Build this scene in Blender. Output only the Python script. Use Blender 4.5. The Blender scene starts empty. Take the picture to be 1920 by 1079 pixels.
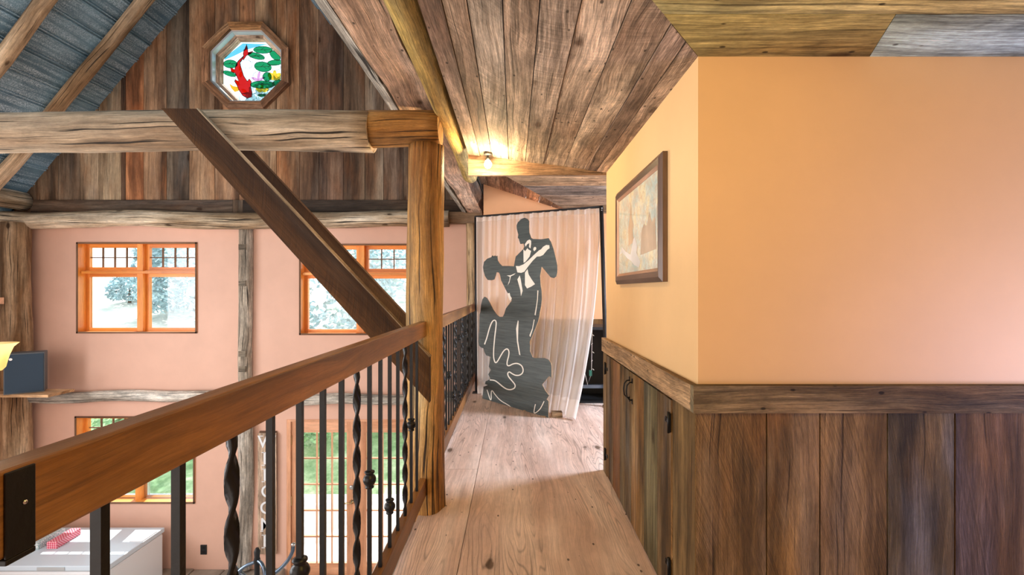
import bpy, bmesh, math, random
from mathutils import Vector, Matrix, noise
random.seed(7)
PI = math.pi
S = bpy.context.scene
COL = S.collection
CH = 1.2                      # camera height above the loft floor (metres)
F = 900.0                     # focal length in pixels of the 1920 px wide frame
VX, VY = 963.0, 545.0         # vanishing point of the walkway

# ------------------------------------------------------------------ camera
cd = bpy.data.cameras.new('camera'); cam = bpy.data.objects.new('camera', cd); COL.objects.link(cam)
cam.location = (0, 0, CH); cam.rotation_euler = (PI/2, 0, 0)
cd.sensor_width = 36; cd.lens = 36*F/1920
cd.shift_x = -(VX-960)/1920; cd.shift_y = (VY-539.5)/1920
cd.clip_start = 0.02; cd.clip_end = 300
S.camera = cam
S.view_settings.view_transform = 'Standard'; S.view_settings.look = 'None'
S.view_settings.exposure = 0.0; S.view_settings.gamma = 1.0
S.view_settings.use_curve_mapping = False

# ------------------------------------------------------------------ world and daylight
w = bpy.data.worlds.new('sky'); S.world = w; w.use_nodes = True
bg = w.node_tree.nodes['Background']
bg.inputs[0].default_value = (0.86, 0.94, 1.0, 1); bg.inputs[1].default_value = 2.0

def lamp(name, kind, loc, power, color, rot=(0, 0, 0), size=0.3, size_y=None, spot=None, blend=0.5):
    l = bpy.data.lights.new(name, kind); o = bpy.data.objects.new(name, l); COL.objects.link(o)
    o.location = loc; o.rotation_euler = rot; l.energy = power; l.color = color
    if kind == 'AREA':
        l.size = size
        if size_y: l.shape = 'RECTANGLE'; l.size_y = size_y
    elif kind == 'SUN': l.angle = size
    else: l.shadow_soft_size = size
    if kind == 'SPOT': l.spot_size = spot; l.spot_blend = blend
    return o
D2 = math.radians
lamp('sun', 'SUN', (0, 20, 20), 8.0, (1, .96, .9), (D2(-36), 0, D2(14)), 0.01)
# unseen fill panels added to brighten the room; the last is alcove window daylight
lamp('fill_great_room', 'AREA', (-6.6, 2.2, .6), 360, (.92, .96, 1), (0, D2(-90), 0), 3.0, 4.5)
lamp('fill_behind', 'AREA', (-3.6, -1.5, 1.2), 125, (1, .96, .9), (D2(90), 0, 0), 5.0, 4.0)
lamp('fill_loft_right', 'AREA', (2.25, .75, .80), 22, (.45, .50, 1), (D2(92), 0, D2(0)), .6, .6)  # unseen cool panel close to the wall, added for its lower right gradient
lamp('daylight_alcove', 'AREA', (2.9, 4.02, 1.45), 170, (.74, .83, 1), (0, D2(66), D2(4)), .8, .7)
# room lamps
lamp('spot_bulb_light', 'POINT', (-0.165, 3.02, CH+.77), 24, (1, .72, .38), size=.03)
lamp('loft_lamp_light', 'POINT', (0.40, 0.35, 1.86), 26, (1, .66, .17), size=.10)
lamp('great_room_lamp_light', 'POINT', (-4.1, 3.5, 1.1), 30, (1, .8, .55), size=.15)

# ------------------------------------------------------------------ helpers
def at(px, py, Y):
    return Vector(((px-VX)/F*Y, Y, CH-(py-VY)/F*Y))

class MB:
    """collects polygons, each with uv (metres, v along the grain), a random number and a tint"""
    def __init__(s): s.v = []; s.f = []; s.uv = []; s.r = []; s.t = []; s.m = []; s.sm = []
    def poly(s, pts, grain=None, rnd=0.5, tint=(1, 1, 1), m=0, uv=None, smooth=False):
        pts = [Vector(p) for p in pts]; b = len(s.v); s.v += pts; s.f.append(list(range(b, b+len(pts))))
        if uv is None:
            n = Vector((0, 0, 0))
            for i in range(len(pts)):
                a, c = pts[i], pts[(i+1) % len(pts)]
                n += Vector(((a.y-c.y)*(a.z+c.z), (a.z-c.z)*(a.x+c.x), (a.x-c.x)*(a.y+c.y)))
            if n.length > 1e-12: n.normalize()
            g = Vector(grain).normalized() if grain is not None else Vector((0, 0, 1))
            if abs(n.dot(g)) > .9:
                g = g.orthogonal().normalized()
            u = n.cross(g).normalized()
            uv = [(p.dot(u), p.dot(g)) for p in pts]
        s.uv += uv; s.r.append(rnd); s.t.append(tint); s.m.append(m); s.sm.append(smooth)
    def hexa(s, c, **k):
        for q in ((0, 3, 2, 1), (4, 5, 6, 7), (0, 1, 5, 4), (1, 2, 6, 5), (2, 3, 7, 6), (3, 0, 4, 7)):
            s.poly([c[i] for i in q], **k)
    def box(s, lo, hi, grain=None, **k):
        if grain is None:
            d = [hi[i]-lo[i] for i in range(3)]; grain = [0, 0, 0]; grain[d.index(max(d))] = 1
        x0, y0, z0 = lo; x1, y1, z1 = hi
        s.hexa([(x0, y0, z0), (x1, y0, z0), (x1, y1, z0), (x0, y1, z0), (x0, y0, z1), (x1, y0, z1), (x1, y1, z1), (x0, y1, z1)], grain=grain, **k)
    def prism(s, pts, off, **k):
        """extrude a planar polygon by vector off"""
        off = Vector(off); a = [Vector(p) for p in pts]; b = [p+off for p in a]; n = len(a)
        s.poly(a, **k); s.poly(b[::-1], **k)
        for i in range(n):
            j = (i+1) % n; s.poly([a[i], b[i], b[j], a[j]], **k)
    def tube(s, pts, rad, seg=10, caps=True, uvr=None, **k):
        pts = [Vector(p) for p in pts]; n = len(pts); rings = []; L = 0; ls = []
        t0 = (pts[1]-pts[0]).normalized(); up = t0.orthogonal().normalized()
        for i, p in enumerate(pts):
            t = (pts[min(i+1, n-1)]-pts[max(i-1, 0)]).normalized()
            up = (up-t*up.dot(t)).normalized(); sd = t.cross(up)
            r = rad[i] if isinstance(rad, (list, tuple)) else rad
            if i: L += (p-pts[i-1]).length
            ls.append(L)
            rr = [r(a*2*PI/seg, L) if callable(r) else r for a in range(seg)]
            rings.append([p+(up*math.cos(2*PI*a/seg)+sd*math.sin(2*PI*a/seg))*rr[a] for a in range(seg)])
        r0 = (rings[0][0]-pts[0]).length or .01
        for i in range(n-1):
            for a in range(seg):
                b = (a+1) % seg; u0 = a*2*PI/seg*r0; u1 = (a+1)*2*PI/seg*r0
                s.poly([rings[i][a], rings[i][b], rings[i+1][b], rings[i+1][a]], uv=[(u0, ls[i]), (u1, ls[i]), (u1, ls[i+1]), (u0, ls[i+1])], smooth=True, **k)
        if caps:
            s.poly(rings[0][::-1], grain=t0, **k); s.poly(rings[-1], grain=t0, **k)
    def lathe(s, o, prof, seg=16, axis='z', **k):
        o = Vector(o); R = []
        for r, h in prof:
            ring = []
            for a in range(seg):
                c, d = math.cos(2*PI*a/seg)*r, math.sin(2*PI*a/seg)*r
                ring.append(o+(Vector((c, d, h)) if axis == 'z' else Vector((c, h, d)) if axis == 'y' else Vector((h, c, d))))
            R.append(ring)
        for i in range(len(R)-1):
            for a in range(seg):
                b = (a+1) % seg; s.poly([R[i][a], R[i][b], R[i+1][b], R[i+1][a]], smooth=True, **k)
        if prof[0][0] > 1e-5: s.poly(R[0][::-1], **k)
        if prof[-1][0] > 1e-5: s.poly(R[-1], **k)
    def build(s, name, mats, parent=None, merge=True, recalc=True, bevel=0):
        me = bpy.data.meshes.new(name); me.from_pydata([tuple(p) for p in s.v], [], s.f)
        uvl = me.uv_layers.new(name='UVMap')
        for i, c in enumerate(s.uv): uvl.data[i].uv = c
        a = me.attributes.new('rnd', 'FLOAT', 'CORNER'); t = me.attributes.new('tint', 'FLOAT_COLOR', 'CORNER')
        k = 0
        for fi, f in enumerate(s.f):
            me.polygons[fi].material_index = s.m[fi]; me.polygons[fi].use_smooth = s.sm[fi]
            for _ in f:
                a.data[k].value = s.r[fi]; t.data[k].color = (*s.t[fi][:3], 1); k += 1
        if not isinstance(mats, (list, tuple)): mats = [mats]
        for m in mats: me.materials.append(m)
        if merge:
            bm = bmesh.new(); bm.from_mesh(me); bmesh.ops.remove_doubles(bm, verts=bm.verts, dist=1e-5)
            if recalc: bmesh.ops.recalc_face_normals(bm, faces=bm.faces)
            bm.to_mesh(me); bm.free()
        o = bpy.data.objects.new(name, me); COL.objects.link(o)
        if parent: o.parent = parent; o.matrix_parent_inverse = parent.matrix_world.inverted() if False else Matrix.Translation(-parent.location)
        if bevel:
            b = o.modifiers.new('bevel', 'BEVEL'); b.width = bevel; b.segments = 2; b.limit_method = 'ANGLE'; b.angle_limit = D2(40)
        return o

def tag(o, label=None, cat=None, group=None, kind=None):
    if label: o['label'] = label
    if cat: o['category'] = cat
    if group: o['group'] = group
    if kind: o['kind'] = kind
    return o
def struct(o): o['kind'] = 'structure'; return o
def thing(name, label, cat, loc, group=None, kind=None):
    o = bpy.data.objects.new(name, None); COL.objects.link(o); o.location = loc; o.empty_display_size = .05
    return tag(o, label, cat, group, kind)
def rr(a=0, b=1): return random.uniform(a, b)

# ------------------------------------------------------------------ materials
class NT:
    def __init__(s, name):
        s.m = bpy.data.materials.new(name); s.m.use_nodes = True; s.t = s.m.node_tree
        for n in list(s.t.nodes): s.t.nodes.remove(n)
        s.out = s.n('ShaderNodeOutputMaterial')
    def n(s, typ, **k):
        nd = s.t.nodes.new(typ)
        for a, v in k.items(): setattr(nd, a, v)
        return nd
    def L(s, a, b): s.t.links.new(a, b)
    def put(s, sock, v):
        if hasattr(v, 'links'): s.L(v, sock)
        else: sock.default_value = v
    def math(s, op, a, b=None, c=None, clamp=False):
        nd = s.n('ShaderNodeMath', operation=op, use_clamp=clamp); s.put(nd.inputs[0], a)
        if b is not None: s.put(nd.inputs[1], b)
        if c is not None: s.put(nd.inputs[2], c)
        return nd.outputs[0]
    def comb(s, x, y, z=0.0):
        nd = s.n('ShaderNodeCombineXYZ')
        for i, v in enumerate((x, y, z)): s.put(nd.inputs[i], v)
        return nd.outputs[0]
    def noise(s, vec, scale=1.0, detail=2.0, rough=.5, dist=0.0):
        nd = s.n('ShaderNodeTexNoise'); s.L(vec, nd.inputs['Vector']); nd.inputs['Scale'].default_value = scale
        nd.inputs['Detail'].default_value = detail; nd.inputs['Roughness'].default_value = rough; nd.inputs['Distortion'].default_value = dist
        return nd.outputs[0]
    def ramp(s, f, stops, interp='LINEAR'):
        nd = s.n('ShaderNodeValToRGB'); s.L(f, nd.inputs[0]); e = nd.color_ramp.elements; nd.color_ramp.interpolation = interp
        while len(e) < len(stops): e.new(.5)
        for i, (p, c) in enumerate(stops):
            e[i].position = p; e[i].color = (*c, 1) if len(c) == 3 else c
        return nd.outputs[0]
    def mix(s, f, a, b, mode='MIX'):
        nd = s.n('ShaderNodeMix', data_type='RGBA', blend_type=mode); s.put(nd.inputs[0], f)
        for i, v in ((6, a), (7, b)):
            if hasattr(v, 'links'): s.L(v, nd.inputs[i])
            else: nd.inputs[i].default_value = (*v[:3], 1)
        return nd.outputs[2]
    def map(s, v, a0, a1, b0=0.0, b1=1.0):
        nd = s.n('ShaderNodeMapRange'); s.put(nd.inputs[0], v)
        for i, q in enumerate((a0, a1, b0, b1)): nd.inputs[i+1].default_value = q
        return nd.outputs[0]
    def mix_f(s, f, a, b):
        return s.math('ADD', s.math('MULTIPLY', s.math('SUBTRACT', 1.0, f), a), s.math('MULTIPLY', f, b))
    def bsdf(s, col, rough=.6, metal=0.0, bump=None, bs=.3, bd=.01, spec=.4, **k):
        b = s.n('ShaderNodeBsdfPrincipled')
        if hasattr(col, 'links'): s.L(col, b.inputs['Base Color'])
        else: b.inputs['Base Color'].default_value = (*col[:3], 1)
        s.put(b.inputs['Roughness'], rough); s.put(b.inputs['Metallic'], metal); b.inputs['Specular IOR Level'].default_value = spec
        if bump is not None:
            bn = s.n('ShaderNodeBump'); bn.inputs['Strength'].default_value = bs; bn.inputs['Distance'].default_value = bd
            s.L(bump, bn.inputs['Height']); s.L(bn.outputs[0], b.inputs['Normal'])
        for kk, v in k.items(): s.put(b.inputs[kk.replace('_', ' ')], v)
        s.L(b.outputs[0], s.out.inputs[0]); return b

def wood(name, dark, mid, light, knots=.5, saw=.35, rings=.35, ringk=14, rough=.75, stain=.5, fine=.75, warm=(.30, .13, .05), cracks=.6, spec=.25, bs=.55, nails=0.0, grey=(.26, .25, .23)):
    t = NT(name)
    uvn = t.n('ShaderNodeUVMap', uv_map='UVMap'); sep = t.n('ShaderNodeSeparateXYZ'); t.L(uvn.outputs[0], sep.inputs[0])
    rn = t.n('ShaderNodeAttribute', attribute_name='rnd').outputs['Fac']
    ti = t.n('ShaderNodeAttribute', attribute_name='tint').outputs['Color']
    u, v = sep.outputs[0], sep.outputs[1]
    z = t.math('MULTIPLY', rn, 91.7)
    def P(su, sv): return t.comb(t.math('MULTIPLY', u, su), t.math('MULTIPLY', v, sv), z)
    wob = t.math('MULTIPLY', t.math('SUBTRACT', t.noise(P(3, 1.3), 1, 2), .5), .10)
    uw = t.math('ADD', u, wob)
    def PW(su, sv): return t.comb(t.math('MULTIPLY', uw, su), t.math('MULTIPLY', v, sv), z)
    big = t.noise(PW(5, .55), 1, 3, .55)
    ring = t.noise(PW(8.5, .55), 1, 1.2, .4)
    rl = t.math('ABSOLUTE', t.math('SINE', t.math('MULTIPLY', ring, ringk*PI)))
    midg = t.noise(PW(42, 1.3), 1, 5, .7)
    fg = t.noise(PW(230, 9), 1, 4, .8)
    blot = t.noise(P(9, 4), 1, 5, .75)
    crk = t.map(t.noise(PW(75, 1.1), 1, 2, .5), .665-.04*(cracks > .8), .70-.04*(cracks > .8))
    c = t.ramp(big, [(.36, dark), (.5, mid), (.64, light)])
    # iron-brown stain and weathered grey patches
    st = t.map(t.noise(P(3.1, .9), 1, 3, .6), .50, .68)
    c = t.mix(t.math('MULTIPLY', st, stain), c, warm)
    gr = t.map(t.noise(P(4.3, .7), 1.3, 3, .6), .50, .72)
    c = t.mix(t.math('MULTIPLY', gr, stain*.8), c, grey)
    val = t.math('MULTIPLY', t.map(midg, .37, .63, 1-.62*fine, 1+.48*fine), t.map(blot, .37, .63, 1-.40*fine, 1+.34*fine))
    val = t.math('MULTIPLY', val, t.map(fg, .36, .64, 1-.55*fine, 1+.45*fine))
    val = t.math('MULTIPLY', val, t.mix_f(t.map(t.noise(P(2.6, .8), 1, 2), .42, .60), 1.0, t.map(rl, 0, .5, 1-.42*rings, 1+.06*rings)))
    hgt = t.math('MULTIPLY', val, .6)
    if saw:
        sl = t.math('ADD', t.math('MULTIPLY', v, 1.0), t.math('MULTIPLY', t.math('MULTIPLY', u, u), 1.6))
        sl = t.math('ADD', sl, t.math('MULTIPLY', u, t.math('SUBTRACT', rn, .5)))
        sn = t.noise(t.comb(t.math('MULTIPLY', u, 3), t.math('MULTIPLY', sl, 150), z), 1, 2, .6)
        amt = t.map(t.noise(P(4, 2), 1, 2), .38, .62)
        sv = t.math('ADD', 1.0, t.math('MULTIPLY', t.math('MULTIPLY', t.math('SUBTRACT', sn, .5), amt), 1.7*saw))
        val = t.math('MULTIPLY', val, sv); hgt = t.math('ADD', hgt, t.math('MULTIPLY', sv, .5))
    if knots:
        vo = t.n('ShaderNodeTexVoronoi'); t.L(P(6.0, 2.6), vo.inputs['Vector']); vo.inputs['Scale'].default_value = 1.0
        gate = t.math('LESS_THAN', t.noise(vo.outputs['Color'], 5, 0), .40+.12*knots)
        kd = t.math('ADD', vo.outputs['Distance'], t.math('MULTIPLY', t.math('SUBTRACT', t.noise(P(30, 20), 1, 2), .5), .10))
        km = t.math('MULTIPLY', t.map(kd, .085, .135, 1, 0), gate)
        kr = t.math('MULTIPLY', t.map(kd, .10, .24, 1, 0), gate)
        val = t.math('MULTIPLY', val, t.math('SUBTRACT', 1.0, t.math('MULTIPLY', kr, .30)))
        c = t.mix(t.math('MULTIPLY', km, .85), c, tuple(x*.35 for x in warm))
        hgt = t.math('SUBTRACT', hgt, t.math('MULTIPLY', km, .6))
    if nails:
        vn = t.n('ShaderNodeTexVoronoi'); t.L(P(26, 14), vn.inputs['Vector']); vn.inputs['Scale'].default_value = 1.0
        g2 = t.math('LESS_THAN', t.noise(vn.outputs['Color'], 7, 0), .34+.12*nails)
        nm = t.math('MULTIPLY', t.map(vn.outputs['Distance'], .10, .17, 1, 0), g2)
        val = t.math('MULTIPLY', val, t.math('SUBTRACT', 1.0, t.math('MULTIPLY', nm, .8)))
    val = t.math('MULTIPLY', val, t.math('SUBTRACT', 1.0, t.math('MULTIPLY', crk, cracks)))
    hgt = t.math('SUBTRACT', hgt, t.math('MULTIPLY', crk, cracks*.7))
    vv = t.comb(val, val, val)
    c = t.mix(1.0, c, ti, 'MULTIPLY'); c = t.mix(1.0, c, vv, 'MULTIPLY')
    t.bsdf(c, rough, 0, hgt, bs, .006, spec)
    return t.m

def plain(name, col, rough=.5, metal=0.0, spec=.4, bump=0, bscale=60, var=0, **k):
    t = NT(name); tc = t.n('ShaderNodeTexCoord').outputs['Object']
    nz = t.noise(tc, bscale, 4, .6); c = col
    if var:
        n2 = t.noise(tc, 3.0, 4, .6)
        c = t.mix(t.map(n2, .3, .7), tuple(x*(1-var) for x in col), tuple(min(1, x*(1+var)) for x in col))
    t.bsdf(c, rough, metal, nz if bump else None, bump, .004, spec, **k)
    return t.m
def emis(name, col, st):
    t = NT(name); e = t.n('ShaderNodeEmission'); e.inputs[0].default_value = (*col, 1); e.inputs[1].default_value = st
    t.L(e.outputs[0], t.out.inputs[0]); return t.m
def clear(name, col=(1, 1, 1), refl=.04):
    t = NT(name); tr = t.n('ShaderNodeBsdfTransparent'); tr.inputs[0].default_value = (*col, 1)
    gl = t.n('ShaderNodeBsdfGlossy'); gl.inputs['Roughness'].default_value = .03
    mx = t.n('ShaderNodeMixShader'); mx.inputs[0].default_value = refl
    t.L(tr.outputs[0], mx.inputs[1]); t.L(gl.outputs[0], mx.inputs[2]); t.L(mx.outputs[0], t.out.inputs[0]); return t.m

M = {}
M['barn'] = wood('barn_boards', (.085, .055, .036), (.22, .15, .10), (.40, .30, .21), knots=.5, saw=.45, stain=.45, fine=.42)
M['ceilb'] = wood('ceiling_boards', (.22, .18, .145), (.44, .365, .30), (.68, .59, .50), knots=.8, saw=.9, stain=.4, rings=.25, nails=1, fine=.8, warm=(.24, .12, .06))
M['wains'] = wood('wainscot_boards', (.060, .040, .018), (.20, .140, .062), (.40, .30, .16), knots=.45, saw=1.1, stain=.7, warm=(.31, .165, .05), rings=.55, ringk=22, bs=1, fine=.55)
M['rail'] = wood('weathered_rail', (.16, .10, .05), (.34, .235, .135), (.52, .39, .24), knots=.5, saw=.45, stain=.35, nails=1)
M['hand'] = wood('stained_rail', (.10, .038, .007), (.24, .100, .020), (.40, .185, .045), knots=.3, saw=0, rings=.5, ringk=12, stain=.15, fine=.35, rough=.36, spec=.5, cracks=.25, bs=.15)
M['post'] = wood('honey_log', (.30, .13, .03), (.62, .34, .10), (.88, .60, .25), knots=.8, saw=0, rings=.6, ringk=13, stain=.35, fine=.6, rough=.5, warm=(.34, .13, .035), cracks=.9, grey=(.55, .40, .22), bs=.9)
M['log'] = wood('weathered_log', (.27, .18, .10), (.60, .47, .32), (.92, .80, .62), knots=.7, saw=0, rings=.6, ringk=9, stain=.4, fine=.5, warm=(.30, .16, .07), cracks=.9, grey=(.40, .36, .30), bs=.8)
M['hewn'] = wood('hewn_beam', (.40, .24, .15), (.72, .50, .36), (.92, .73, .58), knots=.5, saw=.15, rings=.5, ringk=9, stain=.25, warm=(.35, .17, .09), nails=.7, grey=(.30, .24, .21), cracks=.8, bs=.8)
M['yellow'] = wood('mossy_log', (.26, .15, .03), (.55, .38, .11), (.78, .62, .28), knots=.3, saw=0, rings=.5, stain=.3, warm=(.40, .16, .03), grey=(.30, .27, .12), bs=.8)
M['bark'] = wood('bark_edge', (.06, .04, .03), (.17, .11, .075), (.34, .24, .17), knots=.6, saw=0, stain=.6, warm=(.25, .10, .04), cracks=1, bs=1)
M['greywood'] = wood('grey_log', (.33, .29, .24), (.62, .57, .49), (.90, .84, .74), knots=.8, saw=0, rings=.4, stain=.3, warm=(.28, .18, .10), grey=(.55, .55, .53), cracks=.9, bs=.8)
M['brace'] = wood('dark_brace', (.035, .014, .003), (.075, .032, .008), (.12, .058, .017), knots=0, saw=.9, rings=.2, stain=.1, fine=.3, cracks=.2, rough=.7)
M['braceedge'] = wood('brace_lit_edge', (.22, .15, .08), (.36, .26, .16), (.5, .4, .27), knots=0, saw=.3, stain=.2)  # top edge of the front plank, its lit look put into the colour
M['orange'] = wood('orange_window_wood', (.62, .19, .03), (.80, .28, .045), (.92, .38, .08), knots=0, saw=0, rings=.25, stain=.05, fine=.15, rough=.35, cracks=0, bs=.1, spec=.5)
M['door'] = wood('door_wood', (.50, .22, .11), (.66, .32, .17), (.78, .42, .25), knots=0, saw=0, rings=.3, stain=.05, fine=.2, rough=.4, cracks=0, bs=.1, spec=.5)
M['brown'] = wood('brown_trim', (.10, .05, .03), (.17, .09, .05), (.24, .14, .09), knots=0, saw=0, stain=.1, fine=.2, cracks=0)
M['floor'] = wood('plywood_floor', (.54, .385, .315), (.68, .51, .43), (.80, .65, .57), knots=.25, saw=0, rings=1.0, ringk=24, stain=.15, fine=.22, rough=.55, warm=(.42, .25, .15), grey=(.60, .52, .46), cracks=.15, bs=.2, nails=.25)
M['paint'] = plain('peach_paint', (.69, .425, .32), .65, bump=.06, bscale=90, var=.04)
M['paintw'] = plain('peach_paint_yellow_lit', (.75, .49, .235), .6, bump=.08, bscale=60, var=.03)  # same peach paint with the yellow lamp light put into its colour
M['painta'] = plain('peach_paint_orange_lit', (.74, .40, .20), .65, bump=.06, bscale=90, var=.04)  # same peach paint again, warmed in colour for the spot lamp's glow
M['iron'] = plain('black_iron', (.018, .018, .018), .38, .6, .5, bump=.15, bscale=80)
M['black'] = plain('matte_black', (.012, .012, .013), .6)
M['white'] = plain('white_enamel', (.80, .82, .84), .25, spec=.5)
M['grey'] = plain('grey_plastic', (.45, .47, .48), .4)
M['silver'] = plain('brushed_metal', (.62, .62, .62), .25, 1.0)
M['brass'] = plain('aged_brass', (.62, .47, .26), .25, 1.0)
M['glass'] = clear('clear_glass', (1, 1, 1))
M['bulb'] = emis('lit_bulb', (1, .85, .55), 40)
M['stone'] = plain('stone_ledge', (.30, .25, .20), .85, bump=.6, bscale=25, var=.35)
M['concrete'] = plain('ground_floor', (.42, .38, .34), .7, bump=.2, bscale=20, var=.15)
M['patio'] = plain('patio_paving', (.75, .75, .74), .8, bump=.2, bscale=15, var=.08)
M['speaker'] = plain('speaker_cloth', (.030, .050, .075), .8, bump=.4, bscale=300)
M['cardboard'] = plain('raw_cardboard', (.42, .26, .13), .8)
M['tube'] = plain('blue_steel', (.16, .22, .30), .28, .9)
M['leaf'] = plain('leaf_green', (.35, .62, .36), .7, var=.5)
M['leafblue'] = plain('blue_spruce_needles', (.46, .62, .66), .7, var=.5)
M['trunk'] = plain('trunk_bark', (.12, .08, .05), .9)

# metal roof sheets
t = NT('roof_metal'); tc = t.n('ShaderNodeTexCoord').outputs['Object']
sp = t.noise(tc, 75, 4, .85); mp = t.n('ShaderNodeMapping'); t.L(tc, mp.inputs[0]); mp.inputs['Scale'].default_value = (1, .04, 1)
stv = t.noise(mp.outputs[0], 16, 4, .7); bl = t.noise(tc, 2.2, 3)
c = t.ramp(sp, [(.38, (.09, .15, .20)), (.5, (.28, .40, .48)), (.62, (.72, .84, .92))])
c = t.mix(t.map(stv, .44, .58, 0, .85), c, (.08, .16, .22)); c = t.mix(t.map(bl, .45, .7, 0, .5), c, (.30, .48, .60))
t.bsdf(c, .5, .15, sp, .2, .002, .5); M['metal'] = t.m
# hillside
t = NT('hillside'); tc = t.n('ShaderNodeTexCoord').outputs['Object']; sep = t.n('ShaderNodeSeparateXYZ'); t.L(tc, sep.inputs[0])
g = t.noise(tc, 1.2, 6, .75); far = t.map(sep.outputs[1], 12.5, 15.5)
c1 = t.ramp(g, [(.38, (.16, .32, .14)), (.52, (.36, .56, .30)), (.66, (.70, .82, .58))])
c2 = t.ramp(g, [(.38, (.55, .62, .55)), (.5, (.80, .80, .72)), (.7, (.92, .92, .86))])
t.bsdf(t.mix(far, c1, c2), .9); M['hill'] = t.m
# sheer fabric
t = NT('sheer_voile'); tc = t.n('ShaderNodeAttribute', attribute_name='tint').outputs['Fac']
tr = t.n('ShaderNodeBsdfTransparent'); df = t.n('ShaderNodeBsdfDiffuse'); df.inputs[0].default_value = (.93, .90, .87, 1)
tl = t.n('ShaderNodeBsdfTranslucent'); tl.inputs[0].default_value = (.93, .90, .87, 1)
m1 = t.n('ShaderNodeMixShader'); m1.inputs[0].default_value = .45; t.L(df.outputs[0], m1.inputs[1]); t.L(tl.outputs[0], m1.inputs[2])
m2 = t.n('ShaderNodeMixShader'); t.L(tc, m2.inputs[0]); t.L(tr.outputs[0], m2.inputs[1]); t.L(m1.outputs[0], m2.inputs[2])
t.L(m2.outputs[0], t.out.inputs[0]); M['voile'] = t.m
# cutout paint with faint cross bands
t = NT('dark_green_black_paint'); tc = t.n('ShaderNodeTexCoord').outputs['Object']; mp = t.n('ShaderNodeMapping'); t.L(tc, mp.inputs[0]); mp.inputs['Scale'].default_value = (.6, .6, 14)
b1 = t.noise(mp.outputs[0], 6, 3, .6)
t.bsdf(t.ramp(b1, [(.3, (.032, .044, .044)), (.7, (.08, .10, .098))]), .42, 0, b1, .2, .003, .5); M['cutout'] = t.m
M['cutwhite'] = plain('cream_paint', (.86, .82, .74), .6)

def pick(pal, r=None):
    a = random.choice(pal); k = rr(.86, 1.14); return tuple(min(2.0, x*k) for x in a)
BARN = [(1, 1, 1), (.62, .60, .60), (1.25, 1.0, .8), (.9, .95, .95), (1.15, 1.1, 1.0), (.8, .72, .66), (1.35, .85, .55)]

def log(mb, p0, p1, r0, r1, seg=20, n=None, irr=.06, bend=.01, **k):
    p0, p1 = Vector(p0), Vector(p1); Ln = (p1-p0).length; n = n or max(6, int(Ln/.10)); sd = rr(0, 90)
    pts = []; rad = []
    d = (p1-p0).normalized(); a = d.orthogonal(); b = d.cross(a)
    for i in range(n+1):
        f = i/n; q = p0.lerp(p1, f)
        q = q+a*bend*noise.noise(Vector((f*Ln*.9, sd, 0)))+b*bend*noise.noise(Vector((f*Ln*.9, sd, 5)))
        pts.append(q); r = r0+(r1-r0)*f
        rad.append(lambda an, L, r=r: r*(1+irr*2*noise.noise(Vector((math.cos(an)*1.3, math.sin(an)*1.3, L*1.1+sd)))+irr*.7*noise.noise(Vector((math.cos(an)*4, math.sin(an)*4, L*5+sd)))))
    mb.tube(pts, rad, seg, rnd=rr(), **k)

# ================================================================== SETTING
YW = 6.65                                   # far gable wall
PXM = F/YW
def wx(px): return (px-VX)/PXM
def wz(py): return CH-(py-VY)/PXM

# ---- loft floor
FX = -.51
def floor_sheet(mb, x0, x1, y0, y1, r):
    mb.box((x0+.0015, y0+.0015, -.03), (x1-.0015, y1-.0015, 0), grain=(0, 1, 0), rnd=r)
mb = MB()
floor_sheet(mb, FX, -.24, -1.5, 3.22, .13); floor_sheet(mb, FX, -.24, 3.22, 6.6, .71)
floor_sheet(mb, -.24, .98, -1.5, 6.6, .37); floor_sheet(mb, .98, 2.2, -1.5, 6.6, .9); floor_sheet(mb, 2.2, 3.5, -1.5, 6.6, .55)
struct(mb.build('floor', M['floor']))
mb = MB(); mb.box((FX+.03, -1.5, -.22), (3.5, 6.6, -.032), rnd=.4); struct(mb.build('floor_joists', M['brown']))
mb = MB(); log(mb, (-.565, -.5, -.115), (-.565, 6.6, -.115), .085, .085, irr=.05)
tag(mb.build('log_joist', M['greywood']), 'grey peeled log running under the loft floor edge below the balusters', 'log')
# ---- ground floor and ledge
mb = MB(); mb.box((-7.0, -2.0, CH-4.1), (3.5, YW, CH-4.0), rnd=.4); struct(mb.build('floor_ground', M['concrete']))
mb = MB()
for i in range(9):
    a = -7+i*.43; mb.box((a+.004, 6.38+rr(0, .03), CH-4.0), (min(a+.43, -3.16)-.004, YW, wz(1061)-.04+rr(-.012, .012)), rnd=rr())
o = mb.build('trim_1', M['stone'], bevel=.015); struct(o)

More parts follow.
